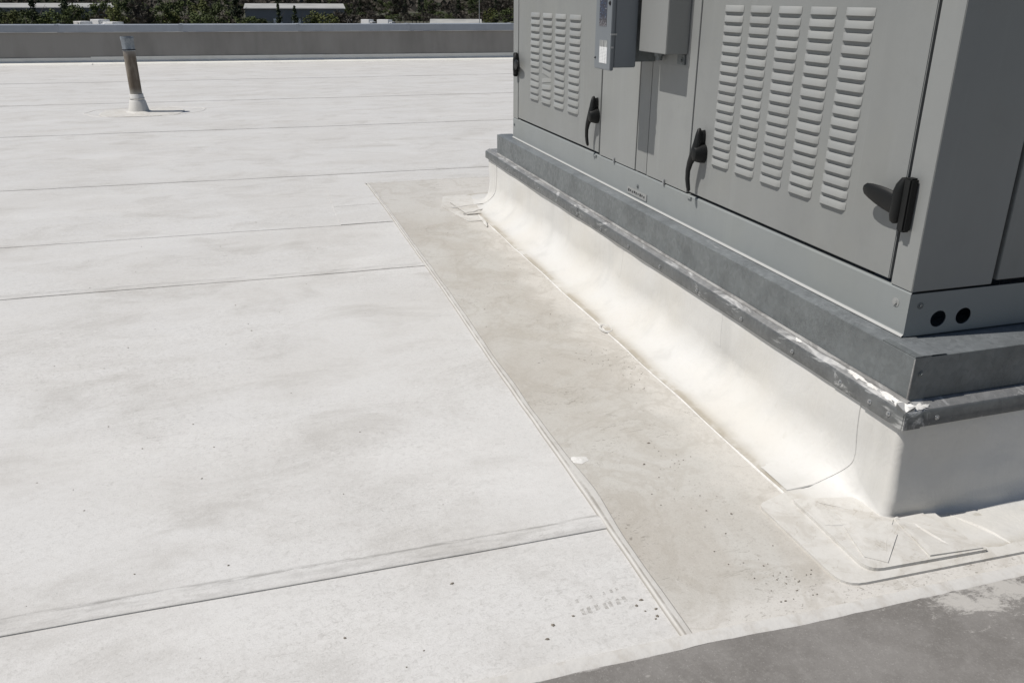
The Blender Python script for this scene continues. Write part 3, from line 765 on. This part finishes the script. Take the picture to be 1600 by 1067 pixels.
# roof of the unit
box('top_panel', 'paint', unit, XU-.001, UX1+.02, UY0-.001, UY1+.01, UZ1+.001, UZ1+.06, .004)
box('mullion', 'paint', unit, XU+.002, XU+TH, 4.283, 4.422, .79, UZ1, .001)
def louver_mesh(wd, h, d, name):
    rows = []; nu = 9
    us = [0, .05, .12, .2, .5, .8, .88, .95, 1]
    for t_, dd in ((0, 0), (.1, .3), (.4, .62), (.9, 1.0), (1, .97)):
        r_ = []
        for u_ in us:
            e = sst(-.02, .12, min(u_, 1-u_)); sh = .1*(1-t_)*0
            r_.append((-d*dd*e-.0006, (u_-.5)*wd, h*(.5-t_)))
        rows.append(r_)
    rows.append([(.002, p[1], p[2]+.004) for p in rows[-1]])
    mb = MB().grid(rows); me = mb.build(name, 'louver', None, smooth=True)
    bpy.data.objects.remove(me); return bpy.data.meshes[me_name(name)]
def me_name(n): return [m.name for m in bpy.data.meshes if m.name.startswith(n)][-1]
def louvers(door, cols_, ztop, pitch, rows_, h, d, name, bent=()):
    wd = sum(abs(a-b) for a, b in cols_)/len(cols_)
    me = louver_mesh(wd, h, d, name)
    for ci, (a, b) in enumerate(cols_):
        for r_ in range(rows_):
            o = bpy.data.objects.new('louver', me); COL.objects.link(o); o.parent = door
            o.location = (XU-.0005, (a+b)/2, ztop-pitch*r_-h/2)
            if (ci, r_) in bent:
                s_, tl = bent[(ci, r_)]; o.scale = (s_, 1, 1.0); o.rotation_euler = (R(tl), 0, 0)
# right door
door = MB().box(XU-.0003, XU+TH, 2.306, 3.792, .797, UZ1-.02).build('louvered_door', 'paint', unit, bevel=.003)
louvers(door, [(3.582, 3.425), (3.372, 3.218), (3.164, 3.007), (2.952, 2.797), (2.741, 2.586)], 1.672, .0419, 17, .027, .0118, 'louver_hood')
# plain panels
box('side_panel', 'paint', unit, XU+.0, XU+TH, 3.802, 4.275, .788, UZ1, .002); box('side_panel', 'paint', unit, XU, XU+TH, 4.43, 4.957, .788, UZ1, .002)
door2 = MB().box(XU-.0003, XU+TH, 4.972, 6.686, .797, UZ1-.02).build('louvered_door', 'paint', unit, bevel=.003)
louvers(door2, [(6.375, 6.175), (6.109, 5.896), (5.836, 5.626), (5.555, 5.347)], 1.597, .0483, 13, .031, .0132, 'louver_hood_wide',
        bent={(1, 7): (.8, 4), (1, 8): (.35, 7), (1, 9): (.25, -6), (1, 10): (.7, -3), (2, 8): (.85, 3), (0, 8): (.8, -2), (0, 9): (.75, 3)})
# clips, screws, lug plate
for y in (4.72, 4.05): box('panel_clip', 'zinc', unit, XU-.009, XU, y-.008, y+.008, .775, .808, .003)
for y in (3.76, 5.02): box('door_stop', 'rail', unit, XU-.008, XU+.002, y-.02, y+.02, .765, .777, .002)
screw(unit, (XU, 2.252, .729), 0, .011, 'louver'); screw(unit, (2.118, UY0, .732), 1, .008, 'galv'); screw(unit, (XU, 6.79, .73), 0, .009, 'galv'); screw(unit, (XU, 4.372, .705), 0, .009, 'galv')
pl = box('lug_plate', 'louver', unit, XU-.004, XU, 4.245, 4.505, .642, .682, .0015)
for i in range(9):
    y = 4.485-.026*i; box('slot', 'gap', pl, XU-.0048, XU-.0038, y-.007-.004*(i % 3 == 0), y+.006, .656+.003*(i % 2), .672-.002*(i % 3))

def handle(door, y, z0):
    P = lambda dy, z, dx: (XU-dx, y+dy, z0+z)
    h = MB().loft([P(.004, .118, .026), P(.004, .112, .03), P(.003, .09, .034), P(0, .055, .038), P(.002, .02, .042), P(.016, -.015, .046), P(.034, -.05, .05), P(.044, -.09, .052), P(.042, -.13, .052), P(.034, -.165, .05), P(.028, -.182, .048), P(.027, -.188, .046)],
        [(.004, .004), (.010, .010), (.014, .014), (.02, .018), (.026, .02), (.024, .018), (.017, .014), (.014, .011), (.013, .0105), (.012, .010), (.009, .008), (.003, .003)], seg=14)
    ho = h.build('door_handle', 'black', door, smooth=True)
    MB().loft([P(-.006, .0, -.001), P(-.006, .0, .02), P(-.006, .0, .04), P(-.006, 0, .058), P(-.006, 0, .062)], [(.034, .046), (.033, .045), (.03, .04), (.024, .03), (.015, .02)], up=Vector((0, 0, 1)), seg=18).build('hub', 'black', ho, smooth=True)
    MB().loft([P(.004, .07, -.001), P(.004, .07, .028)], [(.015, .04), (.012, .036)], up=Vector((0, 0, 1)), seg=12).build('mount', 'black', ho, smooth=True)
handle(door, 3.664, 1.008); handle(door2, 5.015, 1.018)
def hinge(y, z, parent, s=1.):
    """black cam-lift hinge: long leaf on the post, knuckle, pointed wing on the door"""
    h = MB().box(XU-.034, XU-.0002, y-.018, y+.018, z-.09, z+.09).build('hinge', 'black', parent, bevel=.006)
    MB().loft([(XU-.024, y+s*.032, z-.066), (XU-.026, y+s*.033, z-.058), (XU-.028, y+s*.034, z-.04), (XU-.028, y+s*.034, z+.04), (XU-.026, y+s*.032, z+.06), (XU-.022, y+s*.026, z+.08), (XU-.02, y+s*.022, z+.083)], [(.012, .012), (.019, .019), (.021, .021), (.021, .021), (.018, .018), (.012, .013), (.006, .006)], seg=14).build('knuckle', 'black', h, smooth=True)
    MB().loft([(XU-.03, y+s*.03, z-.004), (XU-.034, y+s*.055, z-.001), (XU-.04, y+s*.085, z+.006), (XU-.046, y+s*.115, z+.013), (XU-.05, y+s*.145, z+.019), (XU-.052, y+s*.17, z+.023), (XU-.052, y+s*.182, z+.024)], [(.034, .015), (.038, .014), (.037, .012), (.033, .011), (.027, .010), (.020, .008), (.009, .003)], seg=16).build('wing', 'black', h, smooth=True)
hinge(2.262, 1.068, unit); hinge(6.715, 1.205, unit, -1.)

# disconnect switch box
DX, DY0, DY1, DZ0, DZ1 = 1.801, 4.227, 4.443, 1.359, 2.02
ds = box('disconnect_box', 'box', unit, DX+.022, 1.947, DY0+.004, DY1-.004, DZ0+.004, DZ1, .004); tag(ds, label='blue-grey switch box with warning labels')
box('mounting_bracket', 'galv', ds, 1.9475, XU-.0005, DY0+.03, DY1-.03, DZ0+.03, DZ1-.03, .002)
cov = box('cover', 'box', ds, DX, DX+.020, DY0, DY1, DZ0-.010, DZ1+.01, .003)
t = NT('printed danger label')
px = t.sep(t.coord()); b1 = t.noise(70, 2, .5, t.mapv((1, 1, 1.6)))
c_ = t.mix(t.ramp(b1, .56, .6), (.03, .03, .045), (.05, .09, .17)); c_ = t.mix(t.ramp(t.noise(95, 2, .5, t.mapv((1, .5, 1.6), loc=(0, 4, 0))), .68, .71), c_, (.4, .42, .45)); c_ = t.mix(t.mul(t.ramp(px[2], 1.62, 1.58), .7), c_, t.mix(t.ramp(b1, .5, .55), (.04, .04, .045), (.22, .2, .2)))
M['danger'] = t.out(c_, .35)
t = NT('printed data label'); px = t.sep(t.coord())
ln = t.math('SINE', t.mul(px[2], 900)); wd = t.noise(120, 2, .5, t.mapv((1, 1, .1)))
txt = t.mul(t.ramp(ln, .1, .3), t.ramp(wd, .46, .5))
c_ = t.mix(t.mul(txt, .55), (.72, .73, .73), (.08, .08, .09)); c_ = t.mix(t.mul(t.ramp(px[2], 1.460, 1.464), .8), c_, t.mix(t.ramp(wd, .45, .5), (.25, .26, .25), (.1, .1, .1)))
M['data'] = t.out(c_, .4)
box('warning_label', 'danger', ds, DX-.0012, DX, 4.294, 4.39, 1.562, 1.85); box('data_label', 'data', ds, DX-.0012, DX, 4.272, 4.373, 1.381, 1.494)
box('latch', 'zinc', ds, DX-.004, DX+.03, DY0-.006, DY0, 1.522, 1.530); box('latch', 'zinc', ds, DX+.002, DX+.014, DY0-.005, DY0, 1.459, 1.467)
screw(ds, (DX, 4.258, 1.674), 0, .008, 'gap'); screw(ds, (DX, 4.428, 1.403), 0, .004, 'gap')
# junction box with back plate and bracket
jb = box('junction_box', 'jbox', unit, 1.947, XU-.004, 3.893, 4.198, 1.446, 2.05, .003)
box('back_plate', 'paint', jb, XU-.0035, XU-.0002, 3.876, 4.21, 1.384, 2.05, .001)
box('mounting_tab', 'galv', jb, XU-.012, XU-.0038, 3.905, 3.985, 1.395, 1.444, .002); screw(jb, (XU-.012, 3.935, 1.415), 0, .011, 'galv')
MB().cyl((2.03, 4.13, 1.405), .017, .042).build('conduit_stub', 'galv', jb, smooth=True)
MB().cyl((2.03, 4.13, 1.425), .026, .016, 2, 8).build('lock_nut', 'galv', jb)

# ================================================================== VENT PIPE
VX, VY = -1.672, 14.72
vent = thing('vent_pipe', (VX, VY, 0), 'rusty vent pipe with galvanised cap and white boot standing on the roof', 'pipe')
def lathe(prof, seg=28, cx=VX, cy=VY, wob=0, lean=0):
    return [[(cx+r_*(1+wob*nz(math.cos(a)*1.7, math.sin(a)*1.7, z*6))*math.cos(a)+lean*z, cy+r_*(1+wob*nz(math.cos(a)*1.7, math.sin(a)*1.7, z*6))*math.sin(a), z) for a in [2*math.pi*j/seg for j in range(seg)]] for r_, z in prof]
LN = -.012
MB().grid(lathe([(.088, .1), (.088, .94)], lean=LN), True).build('pipe', 'pipe', vent, smooth=True)
MB().grid(lathe([(.30, .004), (.2, .012), (.156, .03), (.150, .045), (.120, .178), (.114, .187), (.103, .2), (.101, .275), (.095, .283), (.086, .283)], wob=.05, lean=LN), True).build('boot', 'flash', vent, smooth=True)
MB().grid(lathe([(.109, .205), (.112, .21), (.112, .222), (.109, .227)], lean=LN), True).build('clamp', 'patch', vent, smooth=True)
cap = MB().grid([[(VX+LN*z+r_*(1+(.035*math.cos(a*7) if .95 < z < 1.1 else 0))*math.cos(a), VY+r_*(1+(.035*math.cos(a*7) if .95 < z < 1.1 else 0))*math.sin(a), z) for a in [2*math.pi*j/42 for j in range(42)]]
    for r_, z in ((.087, .915), (.092, .92), (.093, .935), (.089, .955), (.090, 1.06), (.096, 1.085), (.097, 1.11), (.092, 1.122), (.082, 1.122), (.08, 1.0), (.0, 1.0))], True).build('cap', 'lid', vent, smooth=True)
MB().grid(lathe([(.09, .925), (.097, .927), (.097, .94), (.09, .942)], lean=LN), True).build('clamp', 'gap', vent, smooth=True)
# patch skirt and sealant line around the pipe
rows = []
for k, (q, h) in enumerate(((0, .012), (.3, .012), (.6, .009), (.97, .0085), (1, .001))):
    rows.append([(VX+q*math.copysign(abs(math.cos(a))**.7, math.cos(a))*.62+.05, VY+q*math.copysign(abs(math.sin(a))**.7, math.sin(a))*.55, h+undul(VX, VY)+.002) for a in [2*math.pi*j/40 for j in range(40)]])
MB().grid(rows, True).build('membrane_patch', 'patch', vent, smooth=False)
rows = []
for j in range(97):
    a = 2*math.pi*j/96; rr_ = 1+.12*nz(math.cos(a)*2, math.sin(a)*2, 3)
    cx_, cy_ = VX+.08+.88*rr_*math.cos(a), VY+.1+.62*rr_*math.sin(a)
    rows.append([(cx_+math.cos(a)*dx, cy_+math.sin(a)*dx, z+undul(cx_, cy_)) for dx, z in ((-.014, .0), (-.006, .006), (.006, .006), (.014, .0))])
MB().grid(rows).build('sealant_bead', 'seal', vent, smooth=True)

# ================================================================== PARAPET
par = thing('parapet_wall', (0, par_y(0), 0), 'grey parapet wall with blue-grey metal coping along the roof edge', 'wall')
def prow(prof, x0, x1, n, j=0):
    return [[(x0+(x1-x0)*i/n, par_y(x0+(x1-x0)*i/n)+dy+(.01*nz(i*1.3, z*3, j)), z) for i in range(n+1)] for dy, z in prof]
MB().grid(prow([(0, .05), (0, .83), (.3, .83), (.3, GZ)], -30, 34, 64)).build('wall', 'parapet', par)
xx = -29.0; i = 0
while xx < 33:
    x1 = xx+3.05
    mb = MB(); n = 6; ht = .004*(i % 2)
    rows = prow([(-.045-ht, .795), (-.06-ht, .80), (-.062-ht, .806), (-.058-ht, .975), (-.052-ht, .985), (.15, .992+ht), (.37, .985+ht), (.372, .80)], xx, x1-.006, n)
    mb.grid(rows)
    mb.build('coping_panel', 'coping', par)
    MB().grid(prow([(-.064-ht, .803), (-.071-ht, .799), (-.071-ht, .793), (-.05, .792)], xx, x1-.006, n)).build('coping_hem', 'lip', par)
    MB().grid(prow([(-.063, .80), (-.0665, .80), (-.0665, .99), (.37, .997), (.37, .99)], x1-.05, x1+.04, 1)).build('coping_joint', 'coping', par)
    xx = x1; i += 1
xx = -20.0
while xx < 24:
    x1 = xx+rng.uniform(3.2, 6.5); k = rng.uniform(-.012, .012)
    MB().grid(prow([(-.012, .175+k), (-.018, .175+k), (-.02, .09), (-.06, .055), (-.30+k*3, .02), (-.315+k*3, .0)], xx, x1+.05, 14, xx)).build('base_flashing', 'clean', par)
    xx = x1

# ================================================================== BEYOND THE PARAPET
def crown_mesh(kind, seed, name, n=420):
    r_ = random.Random(seed); mb = MB(); cl = []
    if kind == 'cone':
        for i in range(26): z = r_.uniform(.15, 1); a = r_.uniform(0, 6.28); q = (1-z)*.30*r_.uniform(.3, 1); cl.append((q*math.cos(a), q*math.sin(a), z, .05+.07*(1-z)))
    else:
        for i in range(24):
            a = r_.uniform(0, 6.28); z = r_.uniform(.3, .93); q = .36*math.sqrt(max(0, 1-((z-.58)/.42)**2))*r_.uniform(.2, 1)
            cl.append((q*math.cos(a), q*math.sin(a), z, r_.uniform(.07, .13)))
    for i in range(n):
        c = r_.choice(cl); d = Vector((r_.gauss(0, 1), r_.gauss(0, 1), r_.gauss(0, 1))).normalized()*c[3]*r_.uniform(.3, 1.1)
        p = Vector(c[:3])+d; s_ = r_.uniform(.008, .021) if kind != 'bare' else r_.uniform(.03, .07)
        nn = (d.normalized()+Vector((r_.gauss(0, .5), r_.gauss(0, .5), r_.gauss(0, .5)+.3))).normalized(); tx = nn.orthogonal().normalized(); ty = nn.cross(tx)
        sx_, sy_ = (s_, s_*r_.uniform(.6, 1)) if kind != 'bare' else (s_, .006)
        if kind == 'bare': tx = (d.normalized()+Vector((0, 0, .8))).normalized(); ty = tx.orthogonal().normalized()
        mb.add([p-tx*sx_-ty*sy_, p+tx*sx_-ty*sy_, p+tx*sx_*.8+ty*sy_, p-tx*sx_*.7+ty*sy_], [(0, 1, 2, 3)])
    me = bpy.data.meshes.new(name); me.from_pydata(mb.v, [], mb.f); return me
def trunk_mesh(seed, name):
    r_ = random.Random(seed); mb = MB()
    mb.loft([(0, 0, 0), (.005, 0, .25), (0, .008, .5), (.006, 0, .85)], [(.022, .022), (.017, .017), (.012, .012), (.003, .003)], seg=7)
    for i in range(7):
        a = r_.uniform(0, 6.28); z = r_.uniform(.25, .6); L = r_.uniform(.18, .32)
        mb.loft([(0, 0, z), (L*.5*math.cos(a), L*.5*math.sin(a), z+L*.4), (L*math.cos(a), L*math.sin(a), z+L*.95)], [(.009, .009), (.006, .006), (.002, .002)], up=Vector((.3, .2, 1)), seg=5)
    me = bpy.data.meshes.new(name); me.from_pydata(mb.v, [], mb.f); me.materials.append(M['bark']); return me
kinds = {}
for k, mat, base in (('round', 'leaf', 'round'), ('bright', 'leaf_bright', 'round'), ('cone', 'needle', 'cone'), ('bare', 'twig', 'bare')):
    kinds[k] = []
    for s_ in range(3):
        me = crown_mesh(base, 11*s_+len(k), 'crown_'+k, 1500 if k == 'bare' else 1500); me.materials.append(M[mat]); kinds[k].append((me, trunk_mesh(s_, 'trunk_'+k)))
def at_px(px, D):
    """ground point seen in photo column px at distance D"""
    a = YAW+math.atan((px-800)/F_PX/math.cos(PITCH)); return D*math.sin(a), D*math.cos(a)
KIND = {'round': ('leafy_tree', 'dark green leafy tree', 'green trees'), 'bright': ('spring_tree', 'yellow-green spring tree', 'spring trees'), 'cone': ('evergreen_tree', 'dark pointed evergreen', 'evergreens'), 'bare': ('bare_tree', 'grey-brown bare tree', 'bare trees')}
def tree(kind, px, D, h, wd=1., zb=GZ):
    x, y = at_px(px, D); cm, tm = kinds[kind][rng.randrange(3)]
    nm, lb, gp = KIND[kind]
    if D < 300: zone = 'in front of the long white-roofed warehouse' if px < 275 else ('between the two warehouses' if px < 430 else ('in front of the grey warehouse' if px < 600 else 'beside the light pole near the unit'))
    elif D < 530: zone = 'just behind the grey warehouse' if px < 610 else ('behind the yard of white trucks' if px < 690 else 'behind the low white building')
    else: zone = 'at the foot of the wooded hill'
    size = 'tall ' if h > (10.3 if D < 300 else 12.6) else ('low ' if h < 8.3 else '')
    e = thing(nm, (x, y, zb), size+lb+' '+zone, 'tree', gp+' '+zone)
    e.rotation_euler = (0, 0, rng.uniform(0, 6.28)); e.scale = (h*wd, h*wd, h)
    for n_, me in (('crown', cm), ('trunk', tm)):
        o = bpy.data.objects.new(n_, me); COL.objects.link(o); o.parent = e
    return e
# front row on the left (in front of the long white roof)
for i in range(26):
    px = -60+i*20+rng.uniform(-8, 8)
    if 432 < px < 475: continue
    k = rng.choices(['round', 'bright', 'cone', 'bare'], [.6, .12, .12, .16])[0]
    h = rng.uniform(9.0, 10.5)+(1.2 if k == 'cone' else 0)+(1.0 if 260 < px < 430 else 0)
    tree(k, px, rng.uniform(205, 265), h, rng.uniform(.9, 1.25))
for px, D, h, k, wd in ((52, 200, 10.2, 'bright', 1.3), (195, 215, 10.9, 'cone', 1.1), (240, 225, 10.6, 'round', 1.0), (545, 225, 8.6, 'bright', 1.5), (525, 235, 7.4, 'bright', 1.2), (505, 240, 9.2, 'cone', .8), (483, 245, 9.6, 'cone', .7), (460, 250, 6.4, 'round', 1.4), (440, 235, 7.0, 'round', 1.3), (570, 250, 8.0, 'bare', 1.4), (790, 260, 8.8, 'round', 1.3), (770, 270, 8.4, 'bright', 1.0), (815, 265, 9.0, 'round', 1.2),
    (490, 215, 5.6, 'round', 1.6), (520, 220, 5.5, 'round', 1.6), (85, 250, 9.3, 'bare', 1.3), (120, 245, 8.8, 'round', 1.3), (150, 235, 8.9, 'round', 1.3)):
    tree(k, px, D, h, wd)
# rows behind the yard on the right and behind the warehouses
for i in range(44):
    px = 430+i*10+rng.uniform(-6, 6); k = rng.choices(['bare', 'round', 'cone'], [.62, .2, .18])[0]
    tree(k, px, rng.uniform(432, 520), rng.uniform(8.5, 11.5)+(1.5 if k == 'cone' else 0), rng.uniform(1.0, 1.35))
for i in range(34):
    px = -40+i*28+rng.uniform(-8, 8); k = rng.choices(['bare', 'round', 'cone'], [.6, .2, .2])[0]
    tree(k, px, rng.uniform(540, 680), rng.uniform(11, 14), rng.uniform(1.1, 1.4))
# bushes filling the foot of the rows
def bush(kind, px, D, h, wd, zone, zb=GZ):
    x, y = at_px(px, D); cm, tm = kinds[kind][rng.randrange(3)]
    e = thing('bush', (x, y, zb), {'round': 'dark green', 'bright': 'yellow-green', 'bare': 'brown leafless'}[kind]+' bush '+zone, 'bush', 'bushes '+zone+' '+kind)
    e.rotation_euler = (0, 0, rng.uniform(0, 6.28)); e.scale = (h*wd, h*wd, h)
    for n_, me in (('crown', cm), ('stem', tm)):
        o = bpy.data.objects.new(n_, me); COL.objects.link(o); o.parent = e
for i in range(30):
    px = -50+i*17+rng.uniform(-5, 5)
    low = 205 < px < 322
    bush(rng.choices(['round', 'bright', 'bare'], [.68, .14, .18])[0], px, rng.uniform(225, 262), rng.uniform(6.2, 8.2), rng.uniform(1.3, 1.7), 'under the trees before the warehouses')
for i in range(48):
    bush(rng.choices(['bare', 'round'], [.7, .3])[0], 540+i*6+rng.uniform(-4, 4), rng.uniform(408, 430), rng.uniform(3.6, 5.6), rng.uniform(1.5, 2.2), 'at the back of the truck yard')
# far wood on the hill
fw_ = MB(); r_ = random.Random(3)
for i in range(26000):
    y = 700+800*r_.random()**.8; x = r_.uniform(-.28*y, .75*y); hz = hill_z(x, y) if y > 760 else GZ
    p = Vector((x, y, hz+r_.uniform(1, 11)+3*nz(x*.02, y*.02))); s_ = r_.uniform(1.0, 2.6)
    nn = Vector((r_.gauss(0, .6), -1+r_.gauss(0, .6), r_.gauss(.6, .6))).normalized(); tx = nn.orthogonal().normalized(); ty = nn.cross(tx)
    fw_.cur = 0 if nz(x*.012, y*.012, 4)+.3*r_.random() > .05 else 1
    fw_.add([p-tx*s_-ty*s_*.8, p+tx*s_-ty*s_, p+tx*s_*.8+ty*s_, p-tx*s_+ty*s_*.7], [(0, 1, 2, 3)])
fo = fw_.build('far_wood', ['twig', 'needle']); tag(fo, 'brown and dark green wood covering the far hill', 'wood', kind='stuff')
# warehouses
def building(name, px0, px1, D, ztop, band, label, wall='grey_wall', roofm='white_wall', depth=40, gz=GZ):
    x0, y0 = at_px(px0, D); x1, y1 = at_px(px1, D); mid = Vector(((x0+x1)/2, (y0+y1)/2, gz)); L = math.hypot(x1-x0, y1-y0); ang = math.atan2(y1-y0, x1-x0)
    e = thing(name, mid, label, 'building'); e.rotation_euler = (0, 0, ang)
    def pt(n_, m_, *b):
        o = MB().box(*b).build(n_, m_); o.parent = e; return o
    H = ztop-gz
    pt('wall', wall, -L/2, L/2, 0, depth, 0, H-band)
    run = depth/2; a_, b_ = -L/2-.4, L/2+.4
    o = MB().add([(a_, -.6, H-band-.15), (b_, -.6, H-band-.15), (b_, run, H), (a_, run, H), (b_, depth+.6, H-band-.15), (a_, depth+.6, H-band-.15), (a_, -.6, H-band-.35), (b_, -.6, H-band-.35), (b_, depth+.6, H-band-.35), (a_, depth+.6, H-band-.35)],
                 [(0, 1, 2, 3), (3, 2, 4, 5), (6, 7, 1, 0), (5, 4, 8, 9), (6, 0, 3, 5, 9), (7, 8, 4, 2, 1), (6, 9, 8, 7)]).build('roof', roofm); o.parent = e
    k = 0; xx_ = -L/2+3
    while xx_ < L/2-4 and H > 4:
        wdw = pt('loading_door', 'vwhite' if k % 3 else 'glass', xx_, xx_+3, -.06, 0.01, .8, min(4.2, H-band-1)); xx_ += 6.5; k += 1
    return e
building('warehouse', -90, 262, 345, -.9, 1.2, 'long white-roofed warehouse behind the left row of trees', depth=24)
building('warehouse', 438, 572, 335, -.85, 1.4, 'grey warehouse with white fascia behind the conical evergreens', depth=24)
building('house', 140, 188, 190, -3.6, .9, 'low brown-roofed house among the green trees', 'brown_roof', 'brown_roof', 8)
building('storage_building', 688, 756, 372, -6.9, 1.5, 'low white flat-roofed building beside the light pole', 'grey_wall', 'white_wall', 14)
# parked trucks and vans
def truck(px, D, L, H, mat, label, name='parked_truck', cat='truck', zb=GZ, group=None):
    x, y = at_px(px, D); e = thing(name, (x, y, zb+.02), label, cat, group); e.rotation_euler = (0, 0, -YAW-.75+rng.uniform(-.1, .1))
    def pt(n_, m_, b, bev=0, par_=None):
        o = MB().box(*b).build(n_, m_, bevel=bev); o.parent = par_ or e; return o
    pt('cargo_body', mat, (-L/2, L/2-2, -1.2, 1.2, .75, H), .08); cb = pt('cab', mat, (L/2-1.9, L/2, -1.1, 1.1, .5, H*.75), .2)
    pt('window', 'glass', (L/2-1.3, L/2-.3, -1.12, -1.09, H*.45, H*.66)); pt('windscreen', 'glass', (L/2-.02, L/2+.02, -.95, .95, H*.45, H*.68))
    for wx in (-L/2+1.2, L/2-1):
        for wy in (-1.15, .9):
            o = MB().cyl((wx, wy, .45), .45, .25, 1, 14).build('wheel', 'tyre'); o.parent = e
for px, D, L, H, nm in ((578, 372, 6.5, 3.0, 'first'), (604, 368, 7.5, 3.1, 'second'), (628, 362, 8.5, 3.2, 'third')):
    truck(px, D, L, H, 'vwhite', 'white box truck parked in the yard below the bare trees', group='white trucks in the yard')
for px, D, H in ((219, 205, 2.7), (243, 207, 3.0), (261, 203, 2.6)):
    truck(px, D, 6, H, 'vwhite', 'white van parked between green trees behind the vent pipe', 'parked_van', 'van', zb=-6.0, group='white vans among the trees')
for px in (290, 301, 312): truck(px, 206, 4.6, 1.95, 'vwhite', 'small white van just showing over the coping', 'parked_van', 'van', zb=-6.0, group='vans just over the coping')
terr = MB().grid([[(x, y, (-6.02 if 180 < y < 215 else GZ-.3)) for x in [-95+i*10 for i in range(14)]] for y in (160, 185, 192, 212, 240)]).build('embankment', 'ground', smooth=True); tag(terr, 'low grassy bank the vans stand on', 'bank', kind='structure')
x, y = at_px(754, 330)
lp = thing('light_pole', (x, y, GZ), 'tall thin pale light pole rising above the yard', 'light pole')
for n_, mb in (('pole', MB().cyl((0, 0, 0), .16, 15, 2, 10, .09)), ('base', MB().cyl((0, 0, 0), .35, .9, 2, 12)), ('lamp_head', MB().box(-.9, .9, -.18, .18, 15, 15.18))):
    o = mb.build(n_, 'pole'); o.parent = lp
